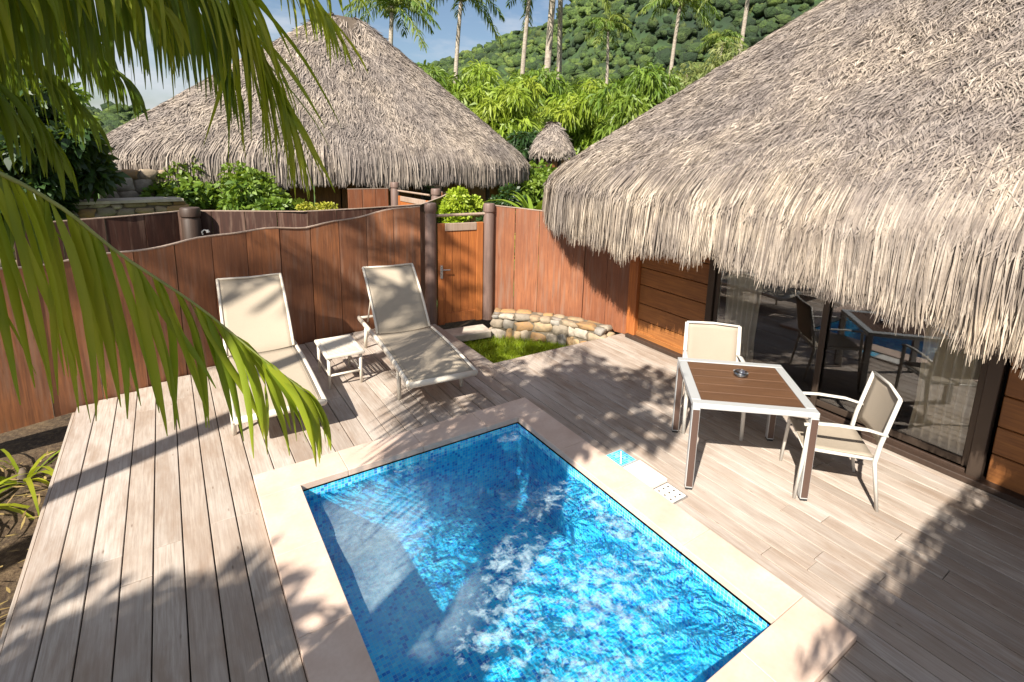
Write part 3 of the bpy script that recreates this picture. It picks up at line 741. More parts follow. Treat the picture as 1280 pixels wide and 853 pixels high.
def post(x, y, r, h, z0, label, group=None, mat='post', seed=0):
    mb = MB(); g = random.Random(seed)
    prof = [(r*1.04, 0), (r*g.uniform(.97, 1.03), h*0.3), (r*g.uniform(.97, 1.03), h*0.6), (r*0.98, h-0.17), (r*0.90, h-0.155), (r*0.90, h-0.135), (r*1.05, h-0.12), (r*1.05, h-0.015), (r*0.96, h)]
    mb.lathe(prof, (0, 0, 0), 20); o = mb.build('gate_post', mat, None, True); o.location = (x, y, z0)
    m_ = o.modifiers.new('edge', 'EDGE_SPLIT'); m_.split_angle = rad(40)
    tag(o, label, 'post', group); return o
post(3.07, 7.16, 0.082, 1.86, -0.05, 'round weathered timber post left of the orange gate, beside its handle')
post(3.98, 7.06, 0.085, 1.84, -0.05, 'round weathered timber post right of the orange gate, above the stone wall')
post(0.25, 9.05, 0.12, 1.98, GZ, 'dark round post rising above the shaded neighbouring fence', mat='darkwood')
post(4.42, 12.4, 0.10, 2.10, GZ, 'slim round post left of the far gate under the thatch')
post(4.68, 10.62, 0.10, 2.08, GZ, 'slim round post right of the far gate, behind the near gate post')
def gate(xa, ya, xb, yb, z0, h, label, hand=True):
    a = np.array([xa, ya]); b = np.array([xb, yb]); d = b-a; l = np.linalg.norm(d); ang = math.atan2(d[1], d[0])
    t = empty('wooden_gate', ((xa+xb)/2, (ya+yb)/2, z0), ang); tag(t, label, 'gate')
    mb = MB(); kk = 4; wp = (l-0.22)/kk
    for q in range(kk): mb.box((-l/2+0.11+wp*(q+0.5), 0, h/2-0.03), (wp-0.006, 0.022, h-0.16), bev=0.003)
    mb.build('panel', 'gate', t)
    mb = MB()
    for s_ in (-1, 1): mb.box((s_*(l/2-0.055), 0, h/2), (0.11, 0.045, h), bev=0.006)
    mb.box((0, 0, 0.1), (l-0.224, 0.042, 0.16), bev=0.006)
    mb.build('frame', 'gate', t)
    mb = MB(); mb.box((0, -0.002, h-0.06), (l-0.224, 0.05, 0.115), bev=0.006); mb.build('top_rail', 'cap', t)
    mb = MB(); mb.tube([(-l/2-0.02, 0, h+0.115), (l/2+0.02, 0, h+0.125)], 0.022, 8); mb.build('crossbar', 'cap', t)
    if hand:
        mb = MB(); mb.box((-l/2+0.055, -0.03, 0.83), (0.04, 0.008, 0.20), bev=0.003)
        mb.tube([(-l/2+0.055, -0.03, 0.87), (-l/2+0.055, -0.075, 0.87), (-l/2+0.17, -0.075, 0.865)], 0.009, 8)
        mb.build('handle', 'steel', t)
    return t
gate(3.165, 7.14, 3.885, 7.07, -0.05, 1.56, 'orange wooden garden gate with steel handle and dappled shade')
gate(4.44, 12.2, 4.62, 10.85, GZ, 1.80, 'half hidden orange far gate with open rail under the thatched eave', False)
mb = MB(); mb.box((3.5, 6.86, -0.16), (0.7, 0.34, 0.12), rot=-0.1, bev=0.015); o = mb.build('door_step', 'render'); tag(o, 'pale stone step on the grass at the foot of the orange gate', 'step')
# small white spotlight on the fence
t_ = empty('garden_light', (0.33, 7.13, 1.52)); tag(t_, 'small white spotlight on a bracket at the top of the plank fence', 'light')
mb = MB(); mb.tube([(-0.03, 0.03, 0.0), (-0.04, 0.03, 0.03), (-0.015, 0.04, 0.05), (0.01, 0.03, 0.045)], 0.007, 8); mb.build('bracket', 'metal', t_)
mb = MB(); mb.tube([(0.012, 0.03, 0.05), (0.022, 0.02, 0.02)], [0.014, 0.02], 12); mb.build('lamp_head', 'metal', t_)

def stone_wall(path, z0, z1, thick, sz, label, seed, capz=None, flip=1):
    t = empty('stone_wall', (path[0][0], path[0][1], z0)); tag(t, label, 'wall')
    g = np.random.default_rng(seed); b0 = np.array(t.location)
    P = resample(path, 0.05); core = MB()
    for a, b in zip(P[:-1], P[1:]): core.beam((a[0]-b0[0], a[1]-b0[1], (z1-z0)/2), (b[0]-b0[0], b[1]-b0[1], (z1-z0)/2), thick*0.98, (z1-z0)*0.97)
    core.build('mortar', 'mortar', t)
    seg = np.r_[0, np.cumsum(np.linalg.norm(np.diff(P, axis=0), axis=1))]; LL = seg[-1]
    ico = icos(); Vs, Fs, o = [], [], 0
    z = z0
    while z < z1-0.02:
        h = g.uniform(0.5, 1.25)*sz
        if z+h > z1-0.04: h = z1-z
        u = -g.uniform(0, sz*.5)
        while u < LL:
            wd = g.uniform(0.55, 1.7)*sz
            for side in (1, -1):
                uc = min(max(u+wd/2, 0.02), LL-0.02)
                c = np.array([np.interp(uc, seg, P[:, j]) for j in (0, 1)]); c2 = np.array([np.interp(min(uc+.02, LL), seg, P[:, j]) for j in (0, 1)]); d = unit(c2-c); nrm = np.array([-d[1], d[0]])*side
                v = ico[0].copy(); v = np.sign(v)*np.abs(v)**0.42
                v += g.normal(0, 0.05, v.shape)+0.15*np.sin(v[:, [2, 0, 1]]*3+g.uniform(0, 6, 3))
                a = g.normal(0, 0.16); v[:, [0, 2]] = v[:, [0, 2]] @ np.array([[cos(a), -sin(a)], [sin(a), cos(a)]])
                hs = h*g.uniform(0.8, 1.35)
                W_ = v*np.array([wd*0.50, thick*0.30, hs*0.50])
                X3 = np.stack([c[0]+d[0]*W_[:, 0]+nrm[0]*(W_[:, 1]+thick*0.30), c[1]+d[1]*W_[:, 0]+nrm[1]*(W_[:, 1]+thick*0.30), z+h/2+W_[:, 2]+g.normal(0, 0.01)], 1)-b0
                Vs.append(X3); Fs.append(ico[1]+o); o += len(X3)
            u += wd
        z += h
    npmesh('stones', np.concatenate(Vs), np.concatenate(Fs), 'stone', t, True)
    if capz:
        mb = MB()
        for a, b in zip(P[:-1:4], P[4::4]): mb.beam((a[0]-b0[0], a[1]-b0[1], z1-z0+0.02), (b[0]-b0[0], b[1]-b0[1], z1-z0+0.02), thick*1.5, 0.05)
        mb.build('cap', 'render', t)
    return t
def icos():
    import bmesh
    bm = bmesh.new(); bmesh.ops.create_icosphere(bm, subdivisions=2, radius=1); bm.verts.ensure_lookup_table()
    V = np.array([v.co[:] for v in bm.verts]); F = np.array([[v.index for v in f.verts] for f in bm.faces]); bm.free(); return V, F
stone_wall([(3.98, 6.86), (4.15, 6.72), (4.4, 6.5), (4.68, 6.15), (4.88, 5.8), (5.0, 5.42)], -0.33, 0.12, 0.26, 0.2, 'low curved fieldstone wall at the foot of the orange fence beside the grass', 21)
stone_wall([(-2.9, 11.8), (-1.2, 12.2), (0.2, 12.5)], GZ, 1.42, 0.35, 0.24, 'long grey fieldstone wall with pale cap seen behind the palm leaves', 22, True)
stone_wall([(-1.0, 13.3), (-0.3, 13.5), (0.2, 13.7)], GZ, 1.95, 0.35, 0.26, 'higher rough stone wall under the left end of the far thatch', 23)
fence([(-2.9, 12.6), (-2.2, 12.8), (-1.6, 13.0), (-1.05, 13.15)], 0.6, GZ, lambda x, y: 1.75+0.17*(x+2.9), 'wooden_fence', 'purplish plank screen rising behind the capped stone wall', 'fence_far', seed=12)

# ------------------------------------------------------------------ left hut
hut2 = empty('thatched_hut', (0, 0, 0))
tag(hut2, 'tall far hut with grey thatch roof on the left behind the fences', 'hut')
R2 = dict(cx=4.2, cy=15.38, a=2.15, b=5.44, zt=5.92, rl=0.36, ze=2.32, k=1.006, n=3, rot=1.587, skirt=0.5)
def tip2(E): return 1.60+0.05*np.sin(E[:, 0]*2.3)+0.03*np.sin(E[:, 0]*9)
def vis2(P): return np.where(P[..., 1] < R2['cy']+0.6, 1.0, 0.1)
thatch_roof(R2, hut2, 'thatch_far', 95000, 19000, 0.0105, tip2, vis2, 12, 0.30)
def hut_walls(R, par, inset, z0, z1, nseg):
    c, s = cos(R['rot']), sin(R['rot'])
    ths = np.linspace(0, 2*pi, nseg, endpoint=False); e = 3.2
    pts = []
    for th in ths:
        r = (abs(cos(th))**e+abs(sin(th))**e)**(-1/e); x, y = (R['a']-inset)*r*cos(th), (R['b']-inset)*r*sin(th)
        pts.append((R['cx']+c*x-s*y, R['cy']+s*x+c*y))
    for k in range(nseg):
        a, b = pts[k], pts[(k+1) % nseg]; mb = MB(); d = np.array(b)-a; l = np.linalg.norm(d); m_ = max(1, int(l/0.55))
        for q in range(m_):
            p0 = np.array(a)+d*(q/m_+0.01); p1 = np.array(a)+d*((q+1)/m_-0.01)
            mb.beam((*p0, (z0+z1)/2), (*p1, (z0+z1)/2), 0.05, z1-z0)
        mb.build('wall', 'hwall_v', par)
        mb = MB(); mb.tube([(*a, z0), (*a, z1)], 0.085, 10); mb.build('post', 'darkwood', par)
hut_walls(R2, hut2, 0.75, GZ, 2.3, 16)
mb = MB(); mb.box((5.85, 13.52, 1.25), (0.75, 0.05, 0.9), rot=0.25, bev=0.01); fr = mb.build('window', 'darkwood', hut2)
mb = MB(); mb.box((5.85, 13.47, 1.25), (0.58, 0.03, 0.72), rot=0.25); mb.build('pane', 'glass', fr)

hut3 = empty('thatched_hut', (0, 0, 0))
tag(hut3, 'tiny distant hut with rounded thatch roof between the two big roofs', 'hut')
c3 = at(690, 195, 20)
R3 = dict(cx=c3[0], cy=c3[1], a=0.72, b=0.72, zt=3.65, rl=0.05, ze=2.75, k=1.3, n=2, rot=0.0, skirt=0.25)
thatch_roof(R3, hut3, 'thatch_far', 5000, 2200, 0.018, lambda E: 2.4+0*E[:, 0], lambda P: np.ones(P.shape[:-1]), 13, 0.4)
hut_walls(R3, hut3, 0.25, GZ, 2.8, 8)

# ------------------------------------------------------------------ loungers
def make_lounger():
    t = empty('sun_lounger'); Wd = 0.70; hw = Wd/2
    # side rails: gently curved
    def rail(u):   # u 0..1 foot->head
        y = 2.36*u; z = 0.315+0.035*sin(u*pi*1.3)+0.02*u
        return y, z
    mb = MB()
    for s_ in (-1, 1):
        pts = [(s_*hw, *rail(u)) for u in np.linspace(0, 1, 18)]; mb.tube(pts, 0.024, 10, flat=1.35)
    mb.tube([(-hw, 0.0, 0.315), (hw, 0.0, 0.315)], 0.024, 10, flat=1.35); mb.tube([(-hw, *rail(1)), (hw, *rail(1))], 0.018, 10)
    mb.tube([(-hw, *rail(.62)), (hw, *rail(.62))], 0.014, 8)
    mb.build('frame', 'plastic', t, True)
    for s_ in (-1, 1):
        for y, dy in ((0.42, -0.03), (1.95, 0.06)):
            mb = MB(); z = rail(y/2.36)[1]
            mb.tube([(s_*(hw-0.012), y, z), (s_*(hw-0.005), y+dy, 0.0)], [0.021, 0.017], 10, flat=1.2); mb.build('leg', 'plastic', t, True)
    # seat sling (thin, with slight sag)
    def sheet(path, hw_, name, par, sag=0.012, th=0.006):
        nn_ = 13; V = []; K = len(path)
        for (y, z) in path:
            for q in range(nn_):
                u = q/(nn_-1)*2-1; V.append((u*hw_, y, z-sag*(1-u*u)))
        for (y, z) in path:
            for q in range(nn_):
                u = q/(nn_-1)*2-1; V.append((u*hw_, y, z-sag*(1-u*u)-th))
        o_ = K*nn_
        F = [(a*nn_+q, a*nn_+q+1, (a+1)*nn_+q+1, (a+1)*nn_+q) for a in range(K-1) for q in range(nn_-1)]
        F += [(o_+a*nn_+q, o_+(a+1)*nn_+q, o_+(a+1)*nn_+q+1, o_+a*nn_+q+1) for a in range(K-1) for q in range(nn_-1)]
        for a in range(K-1):
            F += [(a*nn_, (a+1)*nn_, o_+(a+1)*nn_, o_+a*nn_), (a*nn_+nn_-1, o_+a*nn_+nn_-1, o_+(a+1)*nn_+nn_-1, (a+1)*nn_+nn_-1)]
        for q in range(nn_-1):
            F += [(q, o_+q, o_+q+1, q+1), ((K-1)*nn_+q, (K-1)*nn_+q+1, o_+(K-1)*nn_+q+1, o_+(K-1)*nn_+q)]
        mb = MB(); mb.add(V, F); return mb.build(name, 'sling', par, True)
    sheet([(0.02+1.40*u, rail((0.02+1.40*u)/2.36)[1]+0.022) for u in np.linspace(0, 1, 14)], hw-0.02, 'seat', t)
    mb = MB()
    for s_ in (-1, 1): mb.tube([(s_*(hw-0.045), 0.03+1.38*u, rail((0.03+1.38*u)/2.36)[1]+0.0235) for u in np.linspace(0, 1, 14)], 0.003, 5)
    mb.build('hem', 'sling', t, True)
    y0, z0 = 1.42, 0.385
    bp = [(y0+0.72*u, z0+0.66*u**0.92+0.03*sin(u*pi)) for u in np.linspace(0, 1, 12)]
    o = sheet(bp, hw-0.03, 'backrest', t, 0.02)
    mb = MB()
    for s_ in (-1, 1): mb.tube([(s_*(hw-0.03), *p) for p in bp], 0.015, 8)
    mb.tube([(-(hw-0.03), *bp[-1]), (0, bp[-1][0]+.008, bp[-1][1]-0.012), (hw-0.03, *bp[-1])], 0.013, 8)
    mb.build('piping', 'plastic', o, True)
    mb = MB()
    for s_ in (-1, 1): mb.tube([(s_*(hw-0.06), bp[6][0], bp[6][1]-0.01), (s_*(hw-0.05), 2.05, 0.34)], 0.010, 8)
    mb.tube([(-(hw-.06), bp[6][0]+.02, bp[6][1]-0.02), ((hw-.06), bp[6][0]+.02, bp[6][1]-0.02)], 0.010, 8)
    mb.build('back_prop', 'plastic', t, True)
    return t
l1 = make_lounger(); l1.location = (2.10, 4.60, 0); l1.rotation_euler = (0, 0, rad(-5.0))
tag(l1, 'beige sun lounger in dappled sun nearest the orange gate, right of the small table', 'sun lounger', 'sun loungers by the fence')
l2 = copy_tree(l1); l2.location = (0.645, 4.72, 0); l2.rotation_euler = (0, 0, rad(-1.5))
tag(l2, 'beige sun lounger half hidden behind the palm frond, left of the small table', 'sun lounger')

# side table
t_ = empty('side_table', (1.42, 5.88, 0), rad(-1)); tag(t_, 'low white slatted side table standing between the two loungers', 'side table')
mb = MB(); tw, tl = 0.40, 0.60; zt = 0.37
mb.box((0, tl/2-0.02, zt), (tw, 0.04, 0.035), bev=0.008); mb.box((0, -tl/2+0.02, zt), (tw, 0.04, 0.035), bev=0.008)
for s_ in (-1, 1): mb.box((s_*(tw/2-0.02), 0, zt), (0.04, tl-0.08, 0.035), bev=0.008)
mb.build('rim', 'plastic', t_)
mb = MB()
for q in range(13): 
    y = -tl/2+0.06+q*(tl-0.12)/12; mb.box((0, y, zt+0.006), (tw-0.08, 0.022, 0.008), bev=0.002)
for q in range(7):
    x = -tw/2+0.06+q*(tw-0.12)/6; mb.box((x, 0, zt-0.003), (0.02, tl-0.09, 0.006), bev=0.002)
mb.build('tabletop', 'plastic', t_)
for sx in (-1, 1):
    for sy in (-1, 1):
        mb = MB(); mb.tube([(sx*0.165, sy*0.25, zt-0.01), (sx*0.165, sy*0.25, 0.0)], [0.019, 0.014], 10); mb.build('leg', 'plastic', t_, True)
mb = MB(); 
for sx in (-1, 1): mb.tube([(sx*0.165, -0.25, 0.15), (sx*0.165, 0.25, 0.15)], 0.011, 8)
mb.tube([(-0.165, -0.25, 0.15), (0.165, -0.25, 0.15)], 0.013, 8)
mb.build('stretcher', 'plastic', t_, True)

# ------------------------------------------------------------------ dining table and chairs
t_ = empty('dining_table', (3.805, 2.385, 0), math.atan2(-0.67, 0.74)); tag(t_, 'square outdoor table with silver rim and brown slatted top', 'table')
hs = 0.47; zt = 0.745; rw = 0.075
mb = MB()
for s_ in (-1, 1): mb.box((0, s_*(hs-rw/2), zt-0.022), (2*hs, rw, 0.044), bev=0.004); mb.box((s_*(hs-rw/2), 0, zt-0.022), (rw, 2*hs-2*rw-0.001, 0.044), bev=0.004)
mb.build('rim', 'alu', t_)
mb = MB(); inner = 2*(hs-rw); k = 5; sw = inner/k
for q in range(k): mb.box((0, -inner/2+sw*(q+0.5), zt-0.014), (inner-0.004, sw-0.006, 0.018), bev=0.002)
mb.build('tabletop', 'brown', t_)
mb = MB(); mb.box((0, 0, zt-0.032), (inner, inner, 0.008)); mb.build('underlay', 'alu', t_)
for sx in (-1, 1):
    for sy in (-1, 1):
        x, y = sx*(hs-0.042), sy*(hs-0.042)
        lx, ly = sx*(hs-0.030), sy*(hs-0.030)
        mb = MB(); mb.box((lx, ly, (zt-0.045)/2+0.008), (0.060, 0.060, zt-0.062), bev=0.004); lg = mb.build('leg', 'alu', t_)
        mb = MB()
        for f_ in (-1, 1): mb.box((lx, ly+f_*0.0305, 0.36), (0.050, 0.003, 0.66))
        mb.build('inlay', 'legbrown', lg)
        mb = MB(); mb.box((lx, ly, 0.005), (0.056, 0.056, 0.010), bev=0.002); mb.build('foot_cap', 'rubber', lg)
t2 = empty('ashtray', (3.92, 2.47, zt)); tag(t2, 'round clear glass ashtray on the brown slatted table', 'ashtray')
mb = MB(); mb.lathe([(0.001, 0.001), (0.050, 0.001), (0.060, 0.012), (0.062, 0.034), (0.050, 0.036), (0.043, 0.014), (0.001, 0.010)], (0, 0, 0), 28); mb.build('bowl', 'clear', t2, True)
mb = MB()
for q in range(4):
    mb = MB(); a = q*pi/2+0.4; mb.box((0.056*cos(a), 0.056*sin(a), 0.036), (0.018, 0.012, 0.006), rot=a, bev=0.002); mb.build('notch', 'steel', t2)

def make_chair():
    """local: faces -Y, x lateral, origin below seat centre"""
    t = empty('armchair'); hw = 0.265; fy, by = -0.24, 0.22
    def loop(s_):
        return [(s_*hw, fy-0.02, 0.0), (s_*hw, fy+0.0, 0.40), (s_*hw, fy+0.015, 0.60), (s_*hw, fy+0.06, 0.648), (s_*hw, fy+0.2, 0.662), (s_*hw, by+0.02, 0.635)]
    for s_ in (-1, 1):
        mb = MB(); mb.tube([(s_*hw, fy-0.03, 0.0), (s_*hw, fy, 0.42), (s_*hw, fy+0.01, 0.635)], [0.013, 0.016, 0.016], 10, flat=1.3); mb.build('leg', 'metal', t, True)
        mb = MB(); mb.tube([(s_*hw, by+0.10, 0.0), (s_*hw, by+0.03, 0.40), (s_*hw, by+0.05, 0.55), (s_*(hw-0.002), by+0.13, 0.92)], [0.013, 0.017, 0.016, 0.014], 10, flat=1.3); mb.build('leg', 'metal', t, True)
        mb = MB(); mb.tube([(s_*hw, fy-0.03, 0.63), (s_*(hw+0.004), fy+0.05, 0.652), (s_*(hw+0.008), fy+0.2, 0.662), (s_*(hw+0.006), by-0.05, 0.655), (s_*hw, by+0.085, 0.625)], 0.021, 10, flat=0.5); mb.build('armrest', 'metal', t, True)
    mb = MB()
    for s_ in (-1, 1): mb.tube([(s_*(hw-0.02), fy, 0.425), (s_*(hw-0.02), by+0.03, 0.41)], 0.013, 8)
    for y, z in ((fy, 0.425), (by+0.03, 0.41)): mb.tube([(-hw, y, z), (hw, y, z)], 0.013, 8)
    mb.build('seat_frame', 'metal', t, True)
    def sheet(f, hw_, name):
        nu, nv = 9, 9; V = []
        for off in (0, -0.006):
            for a in range(nv):
                for q in range(nu):
                    V.append(f(q/(nu-1)*2-1, a/(nv-1), off, hw_))
        o_ = nu*nv; F = [(a*nu+q, a*nu+q+1, (a+1)*nu+q+1, (a+1)*nu+q) for a in range(nv-1) for q in range(nu-1)]
        F += [tuple(o_+i_ for i_ in reversed(f_)) for f_ in F]
        for a in range(nv-1): F += [(a*nu, (a+1)*nu, o_+(a+1)*nu, o_+a*nu), (a*nu+nu-1, o_+a*nu+nu-1, o_+(a+1)*nu+nu-1, (a+1)*nu+nu-1)]
        for q in range(nu-1): F += [(q, o_+q, o_+q+1, q+1), ((nv-1)*nu+q, (nv-1)*nu+q+1, o_+(nv-1)*nu+q+1, o_+(nv-1)*nu+q)]
        mb = MB(); mb.add(V, F); return mb.build(name, 'sling2', t, True)
    sheet(lambda u, v, off, h: (u*h, fy-0.01+(by+0.04-fy)*v, 0.442-0.012*v-0.018*(1-u*u)*sin(v*pi)+off), hw-0.025, 'seat')
    def bk(u, v, off, h): return (u*h, by+0.06+0.078*v+off*-1+0.02*(1-u*u), 0.50+0.415*v)
    o = sheet(bk, hw-0.012, 'backrest')
    mb = MB(); mb.tube([(-(hw-0.002), by+0.13, 0.92), (0, by+0.155, 0.925), (hw-0.002, by+0.13, 0.92)], 0.012, 8)
    mb.build('top_bar', 'metal', o, True)
    return t
ch = make_chair()
def face(dx, dy): return math.atan2(dy, dx)+pi/2
ch.location = (4.19, 2.93, 0); ch.rotation_euler = (0, 0, face(-0.72, -0.69))
tag(ch, 'armchair with taupe back on the far side of the table, against the orange board wall', 'chair', 'armchairs at the dining table')
c2 = copy_tree(ch); c2.location = (4.17, 1.78, 0); c2.rotation_euler = (0, 0, face(-0.66, 0.75))
tag(c2, 'armchair turned sideways in front of the glass door, showing both white armrests', 'chair')

# ------------------------------------------------------------------ foreground palm
def smooth_path(pts, n=40):
    P = np.array(pts, float); d = np.r_[0, np.cumsum(np.linalg.norm(np.diff(P, axis=0), axis=1))]
    # Catmull-Rom
    out = []; us = np.linspace(0, d[-1], n)
    for u in us:
        k = min(max(np.searchsorted(d, u)-1, 0), len(P)-2); t = (u-d[k])/(d[k+1]-d[k]+1e-9)
        p0 = P[max(k-1, 0)]; p1 = P[k]; p2 = P[k+1]; p3 = P[min(k+2, len(P)-1)]
        out.append(0.5*((2*p1)+(-p0+p2)*t+(2*p0-5*p1+4*p2-p3)*t*t+(-p0+3*p1-3*p2+p3)*t**3))
    return np.array(out)
def frond_geo(path, nl, Lf, wd, droop, seed, u0=0.15, fold=0.35, fwd=0.55, spread=1.0, K=9, jitter=0.12, miss=0.04, sides=(-1, 1), down=0.0, liftk=0.45):
    """leaflets as folded ribbons (two quads across) -> V,F quads"""
    g = np.random.default_rng(seed); P = smooth_path(path, 60); S = np.linspace(0, 1, 60)
    T = unit(np.gradient(P, axis=0)); up = np.array([0, 0, 1.0])
    parts = []
    us = np.linspace(u0, 0.995, nl); Cs = []; Ws = []; wds = []; Ns = []
    for sd in sides:
        for u in us:
            if g.random() < miss: continue
            uu = min(0.999, u+g.uniform(-.5, .5)/nl)
            p = np.array([np.interp(uu, S, P[:, j]) for j in range(3)]); t = unit(np.array([np.interp(uu, S, T[:, j]) for j in range(3)]))
            side = unit(np.cross(t, up))*sd
            lift = unit(np.cross(side*sd, t))
            fw = fwd+0.9*max(0, uu-0.8)/0.2
            d = unit(t*fw+side*spread*g.uniform(0.75, 1.15)+lift*g.uniform(0.0, liftk)+g.normal(0, jitter, 3)-up*(down[(sd+1)//2] if hasattr(down, '__len__') else down)*g.uniform(0.6, 1.3)*min(1, max(0.25, (1.0-uu)/0.25)))
            Ln = Lf(uu)*g.uniform(0.85, 1.1); step = Ln/(K-1); c = p.copy(); dd = d.copy(); line = [c.copy()]; dr = droop*g.uniform(0.5, 1.5); bend = g.normal(0, 0.035, 3)*np.array([1, 1, 0.2])
            for k in range(K-1):
                dd = unit(dd+np.array([0, 0, -1.0])*dr*(0.35+k/(K-1)*0.9)*(step/0.06)*0.32+g.normal(0, 0.02, 3)+bend); c = c+dd*step; line.append(c.copy())
            Cs.append(line); w0 = side if abs(dd[2]) < 0.0 else t
            Wd = unit(np.cross(dd, side)+g.normal(0, 0.35, 3)); Wd = unit(t+g.normal(0, 0.45, 3)); Ws.append(Wd); Ns.append(side)
            q = np.linspace(0, 1, K); wds.append(wd*g.uniform(0.8, 1.15)*np.clip(np.minimum(q/0.18+0.35, 1), 0, 1)*np.clip((1.02-q)/0.45, 0, 1)**0.75)
    C = np.array(Cs); W0 = np.array(Ws)[:, None].repeat(K, 1); T_ = unit(np.gradient(C, axis=1)); W0 = unit(W0-T_*(W0*T_).sum(-1, keepdims=True)); Nn = unit(np.cross(T_, W0)); wdA = np.array(wds)[..., None]
    a = C-W0*wdA-Nn*wdA*fold; b = C; c_ = C+W0*wdA-Nn*wdA*fold
    V = np.stack([a, b, c_], 2); n_ = len(C); V = V.reshape(-1, 3)
    i = np.arange(n_)[:, None]*(3*K)+np.arange(K-1)[None]*3
    F = np.concatenate([np.stack([i, i+1, i+4, i+3], -1).reshape(-1, 4), np.stack([i+1, i+2, i+5, i+4], -1).reshape(-1, 4)])
    return P, V, F
def frond(parent, path, nl, Lf, wd, droop, seed, mat='frond', r=(0.013, 0.003), **kw):
    P, V, F = frond_geo(path, nl, Lf, wd, droop, seed, **kw)
    o = npmesh('frond', V, F, mat, parent, True)
    mb = MB(); k = len(P); mb.tube(P, np.linspace(r[0], r[1], k), 7, flat=0.7); mb.build('rib', 'rachis', o, True)
    return o
palm = empty('palm_tree', (0, 0, 0)); tag(palm, 'palm tree whose long green fronds hang into the picture at the upper left', 'palm tree')
BASE = np.array([-1.75, 0.75, 2.75])
mb = MB(); mb.tube([(-1.95, 0.5, GZ-.05), (-1.9, 0.55, 0.3), (-1.82, 0.65, 1.2), tuple(BASE-np.array([0, 0, .2]))], [0.17, 0.13, 0.115, 0.12], 14); mb.build('trunk', 'bark', palm, True)
def A(*p): return [at(*q) for q in p]
full = lambda L0: (lambda u: L0*(0.35+0.65*min(1, (1-u)/0.25)) if u > 0.75 else L0*min(1, 0.5+u*1.2))
# big diagonal frond
def taper(L0, u1, k): return lambda u: L0*(1 if u < u1 else 1-k*(u-u1)/(1-u1))
frond(palm, [BASE, *A((-330, 70, 1.0), (-120, 168, 1.12), (0, 217, 1.22), (80, 262, 1.32), (150, 318, 1.42), (250, 385, 1.55), (330, 450, 1.65), (385, 492, 1.72))], 44, (lambda u: float(np.interp(u, [0, 0.55, 0.7, 0.85, 0.95, 1.0], [0.6, 0.62, 0.56, 0.44, 0.34, 0.26]))), 0.0112, 2.2, 31, u0=0.42, fwd=0.32, spread=0.20, down=1.3, liftk=0.1, r=(0.016, 0.003), jitter=0.08, K=11)
# frond arching in from the top
frond(palm, [BASE+[0, 0, .15], *A((-60, -250, 1.6), (150, -150, 1.9), (265, -60, 2.1), (292, 5, 2.2), (316, 50, 2.28), (338, 95, 2.34), (352, 128, 2.38))], 110, taper(0.72, 0.85, 0.35), 0.0095, 1.1, 32, u0=0.3, mat='frond', fwd=1.0, spread=0.55, down=(0.8, 0.15), r=(0.014, 0.003), K=11)
frond(palm, [BASE+[0, 0, .1], *A((-200, -160, 1.5), (-40, -110, 1.7), (90, -70, 1.9), (190, -40, 2.05), (270, 0, 2.2), (305, 30, 2.3))], 90, taper(0.50, 0.75, 0.4), 0.0100, 5.0, 33, u0=0.3, mat='frond_shaded', fwd=0.3, spread=0.4, down=1.0, liftk=0.2)
frond(palm, [BASE+[0, .05, .1], *A((-220, -60, 1.7), (-60, -20, 2.0), (40, 20, 2.3), (110, 60, 2.5), (160, 100, 2.6))], 76, taper(0.46, 0.7, 0.5), 0.0100, 4.0, 34, u0=0.35, mat='frond_shaded', fwd=0.4, spread=0.5, down=1.0, liftk=0.2)
frond(palm, [BASE+[0, .05, 0], *A((-240, 30, 1.3), (-100, 60, 1.5), (-30, 90, 1.65), (30, 130, 1.8), (70, 180, 1.9))], 66, taper(0.40, 0.7, 0.5), 0.0100, 4.5, 35, u0=0.35, mat='frond_shaded', fwd=0.4, spread=0.5, down=1.0, liftk=0.2)
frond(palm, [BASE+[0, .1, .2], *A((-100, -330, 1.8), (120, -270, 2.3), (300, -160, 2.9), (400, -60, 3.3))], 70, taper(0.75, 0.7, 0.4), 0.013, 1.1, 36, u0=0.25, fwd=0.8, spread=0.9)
frond(palm, [BASE+[0, .05, .05], *A((-160, -60, 2.0), (20, -80, 2.6), (150, -60, 3.0), (220, -20, 3.3), (260, 30, 3.5))], 84, taper(0.70, 0.7, 0.5), 0.0100, 4.0, 40, u0=0.3, mat='frond_shaded', fwd=0.4, spread=0.5, down=1.0, liftk=0.2)
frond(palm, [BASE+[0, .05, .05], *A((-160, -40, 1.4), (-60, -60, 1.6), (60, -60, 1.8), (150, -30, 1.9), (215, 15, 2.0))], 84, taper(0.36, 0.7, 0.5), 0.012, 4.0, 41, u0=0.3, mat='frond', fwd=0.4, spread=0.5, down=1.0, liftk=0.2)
frond(palm, [BASE+[0, .05, .05], *A((-200, -10, 1.9), (-80, -30, 2.3), (20, -20, 2.7), (90, 10, 3.0), (130, 60, 3.2))], 76, taper(0.70, 0.7, 0.5), 0.0100, 4.0, 42, u0=0.3, mat='frond_shaded', fwd=0.4, spread=0.5, down=1.0, liftk=0.2)
frond(palm, [BASE+[0, .05, .1], *A((-180, -120, 1.6), (0, -90, 1.9), (120, -60, 2.2), (210, -20, 2.4), (262, 40, 2.55), (285, 90, 2.6))], 90, taper(0.58, 0.75, 0.4), 0.0100, 3.5, 43, u0=0.3, mat='frond_shaded', fwd=0.35, spread=0.5, down=1.0, liftk=0.2)
frond(palm, [BASE+[0, .05, .05], *A((-200, 40, 1.6), (-90, 30, 1.9), (0, 50, 2.2), (60, 90, 2.4), (100, 130, 2.5))], 76, taper(0.50, 0.7, 0.5), 0.0100, 3.0, 44, u0=0.3, mat='frond_shaded', fwd=0.4, spread=0.6, down=0.8, liftk=0.2)
